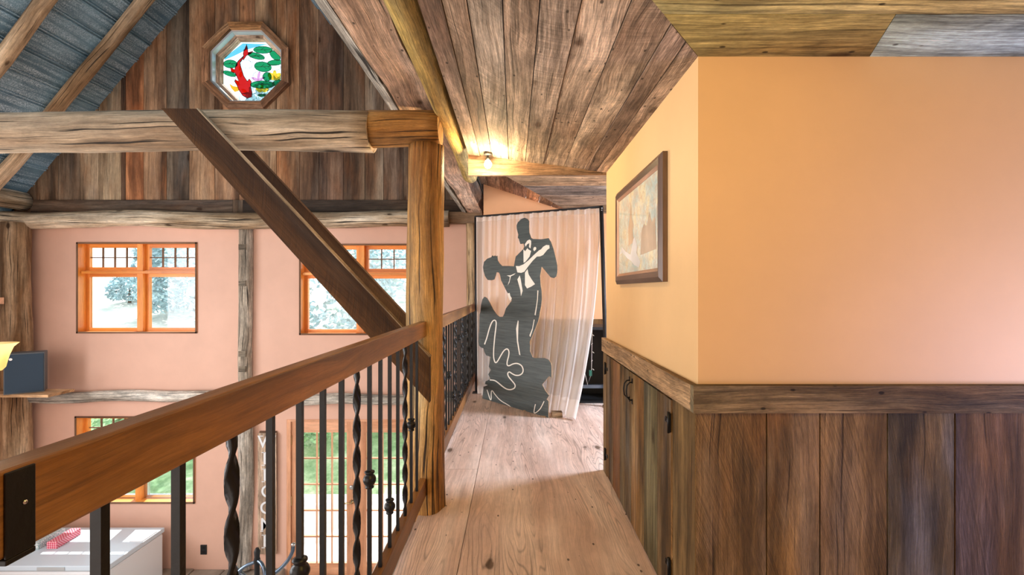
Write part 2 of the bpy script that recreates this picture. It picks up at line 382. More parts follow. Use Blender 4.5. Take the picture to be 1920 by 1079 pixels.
# ---- far wall with openings
W1 = (wx(145), wx(370), wz(625), wz(455)); W2 = (wx(562), wx(790), wz(628), wz(458)); W3 = (wx(142), wx(366), wz(944), wz(781))
DR = (wx(538), wx(802), CH-4.0, wz(787))
TH = .22
def holed(mb, x0, x1, z0, z1, holes, y, th, **k):
    xs = sorted({x0, x1, *[h[0] for h in holes], *[h[1] for h in holes]}); zs = sorted({z0, z1, *[h[2] for h in holes], *[h[3] for h in holes]})
    def solid(i, j):
        if not (0 <= i < len(xs)-1 and 0 <= j < len(zs)-1): return False
        cx, cz = (xs[i]+xs[i+1])/2, (zs[j]+zs[j+1])/2
        return not any(h[0] < cx < h[1] and h[2] < cz < h[3] for h in holes)
    for i in range(len(xs)-1):
        for j in range(len(zs)-1):
            if not solid(i, j): continue
            a, b, c, d = xs[i], xs[i+1], zs[j], zs[j+1]
            mb.poly([(a, y, c), (b, y, c), (b, y, d), (a, y, d)], **k); mb.poly([(a, y+th, d), (b, y+th, d), (b, y+th, c), (a, y+th, c)], **k)
            if not solid(i-1, j): mb.poly([(a, y, c), (a, y, d), (a, y+th, d), (a, y+th, c)], **k)
            if not solid(i+1, j): mb.poly([(b, y, c), (b, y+th, c), (b, y+th, d), (b, y, d)], **k)
            if not solid(i, j-1): mb.poly([(a, y, c), (a, y+th, c), (b, y+th, c), (b, y, c)], **k)
            if not solid(i, j+1): mb.poly([(a, y, d), (b, y, d), (b, y+th, d), (a, y+th, d)], **k)
ZP = wz(400)                                # top of the painted part
mb = MB(); holed(mb, -7.2, 3.7, CH-4.1, ZP, [W1, W2, W3, DR], YW, TH)
struct(mb.build('wall_back', M['paint']))
# gable boards above, with the octagon opening left in the backing
OC = at(466, 127.5, YW); OR = 80/PXM        # centre and apothem of the octagon trim
def octo(c, r, y):
    R = r/math.cos(PI/8); return [Vector((c.x+R*math.cos(PI/8+i*PI/4), y, c.z+R*math.sin(PI/8+i*PI/4))) for i in range(8)]
rx, rz = -3.65, CH+1.375+1.2027*3.05
def roofz(x): return CH+1.375+1.2027*(x+6.7) if x < rx else rz-1.2027*(x-rx)
seams = [20, 70, 112, 153, 188, 230, 238, 272, 315, 357, 405, 450, 480, 520, 563, 599, 645, 685, 720, 757, 795, 835, 870, 905]
tints = {0: (1, .9, .8), 1: (.9, .8, .7), 2: (.75, .7, .65), 3: (1.05, 1, .9), 4: (1.0, .95, .82), 5: (.5, .4, .35), 6: (1.25, .72, .45), 7: (1.0, .78, .62), 8: (.5, .5, .5), 9: (1.05, .85, .68), 10: (1.15, .9, .72), 11: (1.2, .85, .62), 12: (1.2, 1.0, .8), 13: (1.3, 1, .75), 14: (.75, .6, .5), 15: (.62, .5, .45), 16: (.58, .5, .44), 17: (.85, .8, .75), 18: (.7, .6, .55)}
mb = MB()
for i in range(len(seams)-1):
    x0, x1 = wx(seams[i])+.003, wx(seams[i+1])-.003; y = YW-.022-rr(0, .006); r = rr(); ti = tuple(q*1.12 for q in tints.get(i, (.8, .7, .62)))
    z0 = wz(378)
    def col(a, b, za, zb, zc, zd):
        if zc <= za and zd <= zb: return
        mb.prism([(a, y, za), (b, y, zb), (b, y, zd), (a, y, zc)], (0, .02, 0), grain=(0, 0, 1), rnd=r, tint=ti)
    oc = octo(OC, OR-.06, 0); cuts = sorted({x0, x1, *[p.x for p in oc if x0 < p.x < x1], *([rx] if x0 < rx < x1 else [])})
    for a, b in zip(cuts[:-1], cuts[1:]):
        ra, rb = roofz(a)+.02, roofz(b)+.02
        m_ = (a+b)/2
        if min(p.x for p in oc) < m_ < max(p.x for p in oc):
            def lim(x):
                h = OR-.06; q = h*math.tan(PI/8); d = abs(x-OC.x); d = min(d, h); return q if d > h-1e-4 else (h if d <= q else h-(d-q))
            col(a, b, z0, z0, OC.z-lim(a), OC.z-lim(b)); col(a, b, OC.z+lim(a), OC.z+lim(b), ra, rb)
        else: col(a, b, z0, z0, ra, rb)
struct(mb.build('wall_back_gable', M['barn'], merge=False))
# backing behind the boards, octagonal hole
mb = MB(); o8 = octo(OC, OR-.05, YW); o8 = sorted(o8, key=lambda p: math.atan2(p.z-OC.z, p.x-OC.x))
def hit(ang):
    d = Vector((math.cos(ang), 0, math.sin(ang))); best = None
    pol = [Vector((-7.1, YW, ZP)), Vector((.2, YW, ZP)), Vector((.2, YW, CH+1.2)), Vector((rx, YW, rz+.02)), Vector((-7.1, YW, CH+1.0))]
    for i in range(5):
        p, q = pol[i], pol[(i+1) % 5]; e = q-p; den = d.x*e.z-d.z*e.x
        if abs(den) < 1e-9: continue
        w_ = p-Vector((OC.x, YW, OC.z)); tt = (w_.x*e.z-w_.z*e.x)/den; ss = (w_.x*d.z-w_.z*d.x)/den
        if tt > 0 and -1e-6 <= ss <= 1+1e-6 and (best is None or tt < best): best = tt
    return Vector((OC.x, YW, OC.z))+d*best
ang = sorted({*[math.atan2(p.z-OC.z, p.x-OC.x) for p in o8], *[math.atan2(q[1]-OC.z, q[0]-OC.x) for q in ((-7.1, ZP), (.2, ZP), (.2, CH+1.2), (rx, rz+.02), (-7.1, CH+1.0))]})
def ohit(a):
    k = (a-PI/8) % (PI/4); R = (OR-.05)/math.cos(k if k <= PI/8 else k-PI/4) if False else None
    d = ((a+PI/8) % (PI/4))-PI/8; rad = (OR-.05)/math.cos(d); return Vector((OC.x+rad*math.cos(a), YW, OC.z+rad*math.sin(a)))
for i in range(len(ang)):
    a, b = ang[i], ang[(i+1) % len(ang)]
    mb.prism([ohit(a), hit(a), hit(b), ohit(b)], (0, TH, 0), rnd=.3)
struct(mb.build('wall_back_upper', M['brown']))
# dark plank under the gable boards
mb = MB(); mb.box((wx(64), YW-.05, wz(402)), (wx(440), YW, wz(376.5)), rnd=.2, tint=(.42, .40, .40)); mb.box((wx(440)+.003, YW-.05, wz(402)), (wx(459), YW, wz(376.5)), rnd=.5, tint=(.6, .58, .55))
mb.box((wx(459)+.003, YW-.05, wz(402)), (wx(905), YW, wz(376.5)), rnd=.8, tint=(.22, .21, .21)); struct(mb.build('trim_2', M['barn']))
# left wall, right end wall, side closures
mb = MB(); mb.box((-7.2, -1.75, CH-4.1), (3.6, -1.6, CH+5.1)); struct(mb.build('wall_front', M['paint']))
mb = MB(); mb.box((-7.2, -2.0, CH-4.1), (-7.0, YW, CH+1.25)); struct(mb.build('wall_left', M['paint']))
# ---- roof: ribbed metal on both slopes
def slope(name, p0, p1, outward):
    mb = MB(); p0, p1 = Vector(p0), Vector(p1); d = p1-p0; Ln = d.length; d.normalize(); nrm = Vector((-d.z, 0, d.x))
    if nrm.z > 0: nrm = -nrm          # pointing down into the room
    prof = [(0, 0)]; s_ = 0.0
    while s_ < Ln-.3:
        prof += [(s_+.22, 0), (s_+.228, .016), (s_+.240, .016), (s_+.246, 0), (s_+.256, 0), (s_+.262, .016), (s_+.274, .016), (s_+.282, 0)]
        for q in (.05, .10, .15): pass
        s_ += .28
    prof.append((Ln, 0))
    pts = [p0+d*a+nrm*b for a, b in prof]
    for a, b in zip(pts[:-1], pts[1:]):
        for y0, y1 in ((-2.0, 2.6), (2.6, YW)):
            mb.poly([(a.x, y0, a.z), (a.x, y1, a.z), (b.x, y1, b.z), (b.x, y0, b.z)])
    q0, q1 = p0-nrm*.05, p1-nrm*.05
    mb.poly([(q0.x, -2, q0.z), (q1.x, -2, q1.z), (q1.x, YW+.3, q1.z), (q0.x, YW+.3, q0.z)])
    return struct(mb.build(name, M['metal']))
slope('ceiling_metal', (-7.15, 0, roofz(-7.15)), (rx, 0, rz), 1)
slope('ceiling_metal_right', (-.40, 0, roofz(-.40)), (rx, 0, rz), 1)

# ---- log rafters under the left slope
nr = Vector((.769, 0, -.639))             # into the room
for Y, lab, r in ((6.08, 'peeled log rafter under the blue metal roof, nearest the gable boards', .085), (5.23, 'peeled log rafter crossing the top left corner under the metal roof', .085)):
    mb = MB(); a = Vector((-6.78, Y, roofz(-6.78)))+nr*.10; b = Vector((rx-.02, Y, roofz(rx-.02)))+nr*.10
    log(mb, a, b, r, r*.85, irr=.05, bend=.03, tint=(1.05, .92, .82)); o = mb.build('log_rafter', M['log']); tag(o, lab, 'rafter', 'log rafters under the metal roof')
# left wall plate log
mb = MB(); log(mb, (-6.72, -1.5, CH+1.23), (-6.72, 6.60, CH+1.23), .12, .12, irr=.06)
tag(mb.build('wall_plate_log', M['log']), 'squared off log on the left wall top, ending at the gable boards', 'beam')
# far horizontal logs
mb = MB(); log(mb, (wx(14), YW-.13, wz(413)), (wx(845), YW-.13, wz(414)), .115, .11, irr=.05, bend=.04)
tag(mb.build('wall_plate_log', M['log']), 'long round log across the far wall above the upper windows', 'beam')
mb = MB(); mb.box((wx(838), YW-.12, wz(421)), (wx(905), YW, wz(400)), rnd=.3, tint=(.8, .7, .6)); tag(mb.build('short_beam', M['barn']), 'short grey squared beam end over the alcove behind the round post', 'beam')
mb = MB(); log(mb, (wx(20), YW-.10, wz(742)), (wx(850), YW-.10, wz(744)), .075, .07, irr=.10, bend=.05)
tag(mb.build('floor_plate_log', M['greywood']), 'grey rough log band across the far wall between upper and lower windows', 'beam')
# posts on the far wall
mb = MB(); log(mb, at(28, 1064, 6.45), at(30, 418, 6.45), .17, .15, irr=.08, tint=(.72, .60, .50)); tag(mb.build('corner_post', M['log']), 'thick cracked log post in the far left corner behind the speaker', 'post')
mb = MB(); log(mb, (wx(463), YW-.035, wz(1064)), (wx(464), YW-.035, wz(752)), .095, .09, irr=.10, bend=.03); tag(mb.build('wall_post', M['greywood']), 'pale knotty half log post left of the welcome board, on the lower wall', 'post')
mb = MB(); log(mb, (wx(463), YW-.035, wz(734)), (wx(464), YW-.035, wz(427)), .088, .085, irr=.06, tint=(.85, .80, .74))
for zz in (465, 532, 662, 690): mb.box((wx(457), YW-.128, wz(zz+5)), (wx(470), YW-.10, wz(zz-5)), rnd=.3, tint=(.42, .38, .33))
tag(mb.build('wall_post', M['greywood']), 'half log post with dark mortise patches between the two upper windows', 'post')
mb = MB(); log(mb, (wx(885), YW-.05, -2.8), (wx(885), YW-.05, wz(421)), .075, .075, irr=.05, tint=(.8, .68, .52)); tag(mb.build('wall_post', M['log']), 'narrow brown post on the far wall beside the left curtain edge', 'post')
mb = MB(); log(mb, (wx(778), YW-.09, CH-4.0), (wx(778), YW-.09, wz(752)), .10, .09, irr=.07, tint=(.9, .8, .66)); tag(mb.build('wall_post', M['log']), 'round log post on the lower far wall beside the right leaf of the glazed doors', 'post')

# ---- windows
def window(name, W, transom=True, silver=False):
    x0, x1, z0, z1 = W; root = thing(name, None, None, ((x0+x1)/2, YW, z0)); root['kind'] = 'structure'
    e = .018; yb = YW+.15
    m1 = MB()
    for lo, hi in (((x0, YW-.012, z0), (x0+e, yb, z1)), ((x1-e, YW-.012, z0), (x1, yb, z1)), ((x0, YW-.012, z1-e), (x1, yb, z1)), ((x0, YW-.012, z0), (x1, yb, z0+e))):
        m1.box(lo, hi, rnd=rr())
    m1.build('window_lining', M['orange'], root)
    m0 = MB(); q = .02
    for lo, hi in (((x0-.002, YW-.018, z0-q*.2), (x0+q, YW-.011, z1)), ((x1-q, YW-.018, z0), (x1+.002, YW-.011, z1)), ((x0, YW-.018, z1-q), (x1, YW-.011, z1+.002)), ((x0, YW-.018, z0-.004), (x1, YW-.011, z0+q))):
        m0.box(lo, hi, rnd=rr())
    m0.build('window_edge', M['brown'], root)
    xm = (x0+x1)/2-.01; mw = .04
    m2 = MB(); m2.box((xm-mw, YW+.06, z0+e), (xm+mw, yb+.02, z1-e), rnd=rr()); m2.build('mullion', M['orange'], root)
    zt = z1-.40 if transom else z1
    if transom:
        m3 = MB(); m3.box((x0+e+.005, YW+.03, zt-.03), (x1-e, yb+.02, zt+.005), rnd=rr()); m3.box((x0+e, YW+.09, zt+.004), (x1-e, yb+.02, zt+.018), rnd=rr(), tint=(1.1, 1.2, 1.6)); m3.build('transom_shelf', M['orange'], root)
    sm = M['silver'] if silver else M['orange']
    for a, b in ((x0+e, xm-mw), (xm+mw, x1-e)):
        for (c, d, grid) in (((zt+.018, z1-e, True), (z0+e, zt-.03, False)) if transom else ((z0+e, z1-e, False),)):
            fw = .045; s_ = MB()
            for lo, hi in (((a, yb-.03, c), (a+fw, yb+.02, d)), ((b-fw, yb-.03, c), (b, yb+.02, d)), ((a+fw, yb-.03, d-fw), (b-fw, yb+.02, d)), ((a+fw, yb-.03, c), (b-fw, yb+.02, c+fw))):
                s_.box(lo, hi, rnd=rr())
            so = s_.build('sash', M['orange'] if grid else sm, root)
            g = MB(); g.box((a+fw, yb, c+fw), (b-fw, yb+.006, d-fw)); g.build('pane', M['glass'], so)
            if grid:
                k = MB()
                for i in range(1, 4):
                    xx = a+fw+(b-a-2*fw)*i/4; k.box((xx-.0065, yb-.012, c+fw), (xx+.0065, yb+.012, d-fw))
                zz = (c+d)/2; k.box((a+fw, yb-.0125, zz-.0065), (b-fw, yb+.0125, zz+.0065)); k.build('muntin', M['brown'] if not silver else M['brown'], so)
window('window_1', W1); window('window_2', W2)
window('window_3', W3, True, True)

# ---- octagon stained-glass window
root = thing('window_4', None, None, OC); root['kind'] = 'structure'
def ring8(c0, r0, y0, c1, r1, y1, mb, **k):
    A = octo(c0, r0, y0); B = octo(c1, r1, y1)
    for i in range(8):
        j = (i+1) % 8; mb.poly([A[i], A[j], B[j], B[i]], grain=(A[j]-A[i]), rnd=(i*.137) % 1, tint=k['tints'][i] if 'tints' in k else (1, 1, 1))
mb = MB(); tl_ = [(1, .9, .8), (1.7, 1.45, 1.0), (1, .95, .85), (.95, .8, .7), (.85, .75, .68), (.8, .7, .65), (.85, .75, .72), (.85, .75, .7)]
ring8(OC, OR, YW-.09, OC, OR-.095, YW-.09, mb, tints=tl_); ring8(OC, OR, YW-.09, OC, OR, YW-.02, mb, tints=tl_); ring8(OC, OR-.095, YW-.09, OC, OR-.095, YW-.01, mb, tints=tl_)
mb.build('octagon_trim', wood('octagon_wood', (.16, .08, .04), (.33, .18, .10), (.48, .30, .18), knots=.3, saw=.2, stain=.2), root)
mb = MB(); ring8(OC, OR-.095, YW-.05, OC, OR-.120, YW-.05, mb); ring8(OC, OR-.120, YW-.05, OC, OR-.125, YW+.03, mb); mb.build('octagon_liner', plain('pale_metal_liner', (.62, .68, .72), .35, .3), root)
mb = MB(); ring8(OC, OR-.125, YW+.02, OC, OR-.160, YW+.05, mb); ring8(OC, OR-.160, YW+.05, OC, OR-.175, YW+.12, mb); mb.build('octagon_sash', M['hewn'], root)
YG = YW+.11; GC = Vector((OC.x, YG, OC.z)); GR = OR-.172
def sg(col): return clear('stained_%d' % (random.randrange(10**6)), col, .02)
mb = MB(); mb.prism(octo(GC, GR+.01, YG), (0, .004, 0)); glass = mb.build('stained_glass', clear('milky_glass', (.93, .99, 1.0), .02), root)
def q8(cx, cy): return at(380+cx/5.678, 30+cy/5.678, YG)
def inside(p):
    dx, dz = abs(p.x-GC.x), abs(p.z-GC.z); h = GR
    return dx <= h and dz <= h and dx+dz <= h*math.sqrt(2)
def clamp8(p):
    d = Vector((p.x-GC.x, 0, p.z-GC.z)); a = math.atan2(d.z, d.x); e = ((a+PI/8) % (PI/4))-PI/8; R = GR/math.cos(e)
    return p if d.length <= R else Vector((GC.x+d.x/d.length*R, p.y, GC.z+d.z/d.length*R))
lay = [0]
def glasspiece(name, polys, col, dy):
    m = MB()
    for pl in polys:
        m.poly([clamp8(q8(*p))+Vector((0, -dy, 0)) for p in pl])
    return m.build(name, sg(col), glass, merge=False)
def ell(cx, cy, a, b, rot=0, n=16):
    a *= 1.1; b *= 1.15
    return [(cx+a*math.cos(i*2*PI/n)*math.cos(rot)-b*math.sin(i*2*PI/n)*math.sin(rot), cy+a*math.cos(i*2*PI/n)*math.sin(rot)+b*math.sin(i*2*PI/n)*math.cos(rot)) for i in range(n)]
glasspiece('blue_glass', [[(235, 470), (232, 440), (430, 293), (700, 293), (600, 325), (470, 360), (330, 430)]], (.12, .42, .55), .004)
leaves = [ell(645, 365, 92, 33, .02), ell(575, 430, 84, 28, .25), ell(775, 425, 62, 34, .7), ell(300, 515, 68, 38, .05), ell(645, 545, 84, 46, .15), ell(775, 500, 76, 26, -.1), ell(290, 618, 66, 22, .3), ell(640, 735, 118, 36, 0), ell(690, 650, 42, 42), ell(800, 715, 52, 26, -.3), ell(635, 848, 40, 12)]
glasspiece('leaf_glass', leaves, (.01, .22, .08), .005)
body = [(440, 430), (425, 465), (400, 500), (410, 545), (440, 640), (480, 700), (500, 672), (522, 700), (515, 760), (530, 820), (525, 865), (480, 880), (430, 850), (390, 790), (370, 740), (345, 700), (350, 680), (390, 700), (370, 650), (350, 610), (310, 600), (300, 550), (345, 575), (360, 520), (385, 480)]
tail = [(470, 305), (482, 350), (488, 392), (542, 378), (515, 408), (470, 425), (440, 470), (425, 465), (440, 430), (436, 410), (445, 360)]
glasspiece('koi_glass', [body, tail], (.50, .012, .012), .006)
glasspiece('fin_glass', [[(306, 560), (345, 580), (340, 612), (315, 605)], [(350, 682), (385, 692), (400, 745), (365, 742)], [(285, 722), (330, 750), (385, 758), (388, 800), (345, 812), (310, 775)], ell(410, 625, 16, 28, .2), ell(445, 800, 30, 14, .5), ell(400, 560, 12, 24)], (1.0, .34, .02), .0075)
glasspiece('yellow_lotus_glass', [ell(735, 640, 38, 26, .6), ell(770, 625, 20, 40), ell(805, 640, 36, 24, -.5), ell(770, 668, 60, 18), ell(600, 790, 34, 18, .6), ell(635, 770, 16, 34), ell(675, 790, 34, 18, -.6)], (.9, .50, .04), .0085)
glasspiece('pink_lotus_glass', [ell(560, 675, 40, 14, .4), ell(600, 640, 14, 42, .2), ell(630, 672, 40, 12, -.4)], (.60, .28, .48), .0085)
m = MB()
def lead(pts, wd=.0032):
    P_ = [clamp8(q8(*p))+Vector((0, -.0095, 0)) for p in pts]; m.tube(P_, wd*1.5, 5)
for e_ in leaves: lead(e_+[e_[0]], .0022)
lead(body+[body[0]], .003); lead(tail, .0025)
for cx, cy in ((645, 365), (575, 430), (300, 515), (645, 545), (640, 735)): lead([(cx-80, cy), (cx+75, cy-4)], .0018); lead([(cx-20, cy), (cx+10, cy-25)], .0015); lead([(cx+10, cy), (cx+40, cy+22)], .0015)
for e_ in (ell(470, 515, 58, 38, .3), ell(575, 465, 75, 30), ell(590, 650, 48, 46), ell(770, 550, 60, 28), ell(300, 650, 60, 30, .6), ell(635, 790, 60, 55), ell(620, 870, 40, 26), ell(770, 640, 66, 42)): lead(e_+[e_[0]], .0014)
lead([(525, 840), (575, 825)], .0018); lead([(480, 878), (455, 905)], .0018)
m.build('lead_line', M['black'], glass, merge=False)

# ---- french door
x0, x1, z0, z1 = DR; root = thing('door_1', None, None, ((x0+x1)/2, YW, z0)); root['kind'] = 'structure'
mb = MB(); e = .055
for lo, hi in (((x0, YW-.01, z0), (x0+e, YW+.12, z1)), ((x1-e, YW-.01, z0), (x1, YW+.12, z1)), ((x0+e, YW-.01, z1-.03), (x1-e, YW+.12, z1))): mb.box(lo, hi, rnd=rr())
mb.build('door_frame', M['door'], root)
xm = at(670, 0, YW+.04).x
for side, (a, b) in enumerate(((x0+e+.003, xm-.002), (xm+.002, x1-e-.003))):
    st, y0, y1 = .135, YW+.01, YW+.055; c, d = z0+.012, z1-.034; top, bot = .15, .20; lf = MB()
    for lo, hi in (((a, y0, c), (a+st, y1, d)), ((b-st, y0, c), (b, y1, d)), ((a+st, y0, d-top), (b-st, y1, d)), ((a+st, y0, c), (b-st, y1, c+bot))): lf.box(lo, hi, rnd=rr())
    lo_ = lf.build('door_leaf', M['door'], root)
    g = MB(); g.box((a+st, y0+.02, c+bot), (b-st, y0+.026, d-top)); g.build('pane', M['glass'], lo_)
    k = MB()
    for i in (1, 2): xx = a+st+(b-a-2*st)*i/3; k.box((xx-.008, y0+.008, c+bot), (xx+.008, y0+.038, d-top))
    for i in range(1, 5): zz = c+bot+(d-top-c-bot)*i/5; k.box((a+st, y0+.0075, zz-.008), (b-st, y0+.0385, zz+.008))
    k.build('muntin', M['door'], lo_)
    if side == 0:
        h = MB(); hz = wz(915); h.lathe((b-.065, y0, hz), [(.033, 0), (.033, -.012), (.02, -.02)], axis='y'); h.build('deadbolt', M['silver'], lo_)
        h = MB(); hz = wz(942); h.lathe((b-.065, y0, hz), [(.03, 0), (.03, -.01), (.012, -.014), (.012, -.05)], axis='y'); h.tube([(b-.065, y0-.045, hz), (b-.11, y0-.05, hz+.003), (b-.17, y0-.045, hz-.012)], .011, 8); h.build('lever_handle', M['brass'], lo_)
        for py in (826, 940, 1040):
            h = MB(); h.box((a-.012, y0-.012, wz(py+9)), (a+.008, y0-.0005, wz(py-9))); h.build('hinge', M['brass'], root)

# ---- right block: painted wall, wainscot, chair rail
XR, YN, YF, ZC = .615, 1.60, 3.18, CH+.78
mb = MB(); mb.box((XR, YN, 0), (3.5, YF, ZC+.05)); struct(mb.build('wall_right', M['paintw']))
mb = MB(); fs = [.60, .835, 1.011, 1.234, 1.456, 1.69, 1.91, 2.14, 2.36, 2.6, 2.85, 3.1, 3.35]
ft = [(1.0, .85, .7), (1.3, 1.05, .7), (.85, .70, .55), (.95, 1.02, 1.15), (.75, .60, .58), (.8, .7, .65)]
for i in range(len(fs)-1):
    mb.box((fs[i]+.0022, YN-.015-rr(0, .003), 0), (fs[i+1]-.0022, YN-.004, .80), grain=(0, 0, 1), rnd=(.17+.31*i) % 1, tint=ft[i] if i < 6 else (.8, .7, .6))
mb.box((.602, YN-.0038, 0), (3.4, YN-.0005, .80), m=1); struct(mb.build('trim_3', [M['wains'], M['black']], merge=False))
mb = MB(); mb.box((.600, YN-.013, 0), (XR-.0005, 1.812-.002, .80), grain=(0, 0, 1), rnd=.62, tint=(1.25, 1.05, .85)); mb.box((.600, 3.09+.002, 0), (XR-.0005, YF+.03, .80), grain=(0, 0, 1), rnd=.22, tint=(1.1, 1, .9)); mb.box((.602, 1.812, .782), (XR-.0005, 3.09, .81), grain=(0, 1, 0), rnd=.3, tint=(.5, .5, .5))
struct(mb.build('trim_4', M['wains'], merge=False))
mb = MB(); mb.box((.602, YF+.0005, 0), (3.5, YF+.014, .80), grain=(0, 0, 1), rnd=.8); struct(mb.build('trim_7', M['wains']))
mb = MB(); mb.box((.588, YN-.0003, .797), (XR-.0005, YF+.03, .886), grain=(0, 1, 0), rnd=.3, tint=(1.15, 1.05, .95)); struct(mb.build('trim_5', M['rail'], bevel=.002))
mb = MB(); mb.box((.588, YN-.030, .797), (3.5, YN-.0005, .888), grain=(1, 0, 0), rnd=.77, tint=(.62, .66, .62)); struct(mb.build('trim_6', M['rail'], bevel=.002))
# cupboard doors let into the side wainscot
cup = thing('built_in_cupboard', 'low built-in cupboard of rough sawn boards below the framed picture', 'cupboard', (.60, 2.45, 0))
mb = MB(); mb.box((.6045, 1.815, .02), (XR-.0005, 3.087, .781), rnd=.5); mb.build('cupboard_body', M['black'], cup)
dt = {3.09: [(3.09, 2.87, (1.0, .8, .6)), (2.87, 2.68, (.9, .62, .5)), (2.68, 2.428, (1.25, 1.15, 1.0))], 2.42: [(2.424, 2.19, (1.3, 1.1, .9)), (2.19, 1.985, (.70, .76, .72)), (1.985, 1.812, (1.15, .95, .8))]}
for k_, bs_ in dt.items():
    mb = MB()
    for b, a, tt in bs_: mb.box((.594, a+.002, .022), (.604, b-.0015, .786), grain=(0, 0, 1), rnd=rr(), tint=tt)
    d_ = mb.build('cupboard_door', M['wains'], cup, merge=False)
    hy = 2.455 if k_ > 3 else 2.398
    h = MB(); zc = .696
    h.tube([(.594, hy, zc+.045), (.578, hy, zc+.043), (.566, hy, zc+.028), (.562, hy, zc), (.566, hy, zc-.028), (.578, hy, zc-.043), (.594, hy, zc-.045)], .0035, 8)
    for s_ in (1, -1): h.box((.590, hy-.007, zc+s_*.052-.012), (.5945, hy+.007, zc+s_*.052+.012))
    h.build('handle', M['iron'], d_)
    ey = 3.085 if k_ > 3 else 1.817
    for zz in (.70, .148):
        h = MB(); sg_ = -1 if k_ > 3 else 1
        h.box((.588, ey-.010, zz-.035), (.5935, ey+.010, zz+.035)); h.tube([(.586, ey, zz-.04), (.586, ey, zz+.04)], .005, 8)
        h.box((.590, min(ey, ey+sg_*.05), zz-.006), (.5935, max(ey, ey+sg_*.05), zz+.006)); h.lathe((.5915, ey+sg_*.05, zz), [(.012, -.0015), (.012, .002)], 8, 'x'); h.build('hinge', M['iron'], d_)

# ---- ceilings over the loft
def sheet(mb, poly, zf, th=.02, gap=0, **k):
    a = [Vector((x, y, zf(x, y))) for x, y in poly]; mb.prism(a, (0, 0, th), **k)
def clip(poly, f):
    """keep the side where f(x,y)>=0"""
    out = []
    for i in range(len(poly)):
        p, q = poly[i], poly[(i+1) % len(poly)]; a, b = f(*p), f(*q)
        if a >= 0: out.append(p)
        if (a >= 0) != (b >= 0):
            t_ = a/(a-b); out.append((p[0]+(q[0]-p[0])*t_, p[1]+(q[1]-p[1])*t_))
    return out
z1f = lambda x, y: ZC+.13*(XR-x)
z2f = lambda x, y: ZC+.1145*(YN-y)
hipf = lambda x, y: (y-YN)-(x-XR)*1.135          # >0: beyond the hip
xs = [-.30, -.222, -.1427, -.0333, .078, .197, .334, .474, .548, .64]
ct = [(.75, .62, .55), (1.0, .85, .72), (1.15, 1.15, 1.1), (.88, .78, .68), (1.1, 1.02, .95), (1.05, .95, .85), (.98, .9, .8), (.72, .62, .56), (.78, .68, .6)]
mb = MB()
for i in range(len(xs)-1):
    dz = rr(0, .006)
    pl = clip([(xs[i]+.0018, -.5), (xs[i+1]-.0018, -.5), (xs[i+1]-.0018, YF), (xs[i]+.0018, YF)], lambda x, y: hipf(x, y)-.002)
    sheet(mb, pl, lambda x, y: z1f(x, y)+dz, .02, grain=(0, 1, 0), rnd=(.11+.27*i) % 1, tint=ct[i])
struct(mb.build('ceiling', M['ceilb'], merge=False))
mb = MB(); ys = [1.62, 1.396, 1.20, .99, .78, .57, .35, .1, -.2, -.5, -.8, -1.2, -1.5]
for i in range(len(ys)-1):
    b, a = ys[i]-.0018, ys[i+1]+.0018
    pieces = [(-.6, 3.5, (1.0, 1.1, .8), (.53*i) % 1)]
    if i == 0:
        for x0_, x1_, tt, r_, sgn in ((-.6, 9, (.95, .95, .62), .21, 1), (-.6, 9, (.72, 1.10, 1.55), .66, -1)):
            f = lambda x, y: sgn*((1.112+(y-1.396)*.363)-x)-.001
            pl = clip(clip([(-.6, a), (3.5, a), (3.5, b), (-.6, b)], f), lambda x, y: -hipf(x, y)-.002)
            sheet(mb, pl, z2f, .02, grain=(1, 0, 0), rnd=r_, tint=tt)
        continue
    pl = clip([(-.6, a), (3.5, a), (3.5, b), (-.6, b)], lambda x, y: -hipf(x, y)-.002)
    if len(pl) > 2: sheet(mb, pl, z2f, .02, grain=(1, 0, 0), rnd=(.53*i) % 1, tint=(1.0, 1.05, .78) if i < 3 else (1, 1, .9))
struct(mb.build('ceiling_near', wood('pale_ceiling_boards', (.28, .22, .11), (.58, .50, .30), (.84, .78, .54), knots=.35, saw=.2, stain=.35, rings=.8, ringk=24, nails=.6, warm=(.34, .18, .06)), merge=False))
mb = MB(); mb.box((-.42, -1.5, CH+1.30), (3.5, YW, CH+1.34)); struct(mb.build('ceiling_deck', M['black']))
# header board where the walkway ceiling stops
mb = MB(); zb = CH+.24*YF
mb.prism([(XR, YF, zb), (-.30, YF, zb), (-.30, YF, z1f(-.30, 0)+.012), (XR, YF, ZC+.012)], (0, .03, 0), grain=(1, 0, 0), rnd=.4, tint=(1.15, .95, .75)); struct(mb.build('trim_8', M['ceilb']))
mb = MB(); mb.box((-.30, YF+.031, zb+.01), (XR, YF+.06, CH+1.29)); struct(mb.build('trim_9', M['black']))
# alcove ceiling: boards along the walkway, then boards across, meeting on a 45 degree hip
YB = 5.7; HC = (.70, YB, CH+.914)
z3f = lambda x, y: HC[2]+.33*(HC[0]-x); z4f = lambda x, y: HC[2]+.33*(YB-y)
h2 = lambda x, y: (HC[0]-x)-(YB-y)               # >0: left slope
mb = MB(); xb = [-.41, -.305, -.155, -.005, .145, .298, .449, .6, .70]; at3 = [(.7, .6, .5), (1, .75, .6), (1.1, .7, .5), (.95, .62, .5), (1.3, .78, .5), (.9, .66, .5), (.8, .6, .5), (.7, .6, .5)]
for i in range(len(xb)-1):
    pl = clip([(xb[i]+.002, YF+.07), (xb[i+1]-.002, YF+.07), (xb[i+1]-.002, YB), (xb[i]+.002, YB)], lambda x, y: min(h2(x, y)-.002, 9))
    if len(pl) > 2: sheet(mb, pl, lambda x, y: min(z3f(x, y), CH+1.29), .012, grain=(0, 1, 0), rnd=(.3+.37*i) % 1, tint=at3[i])
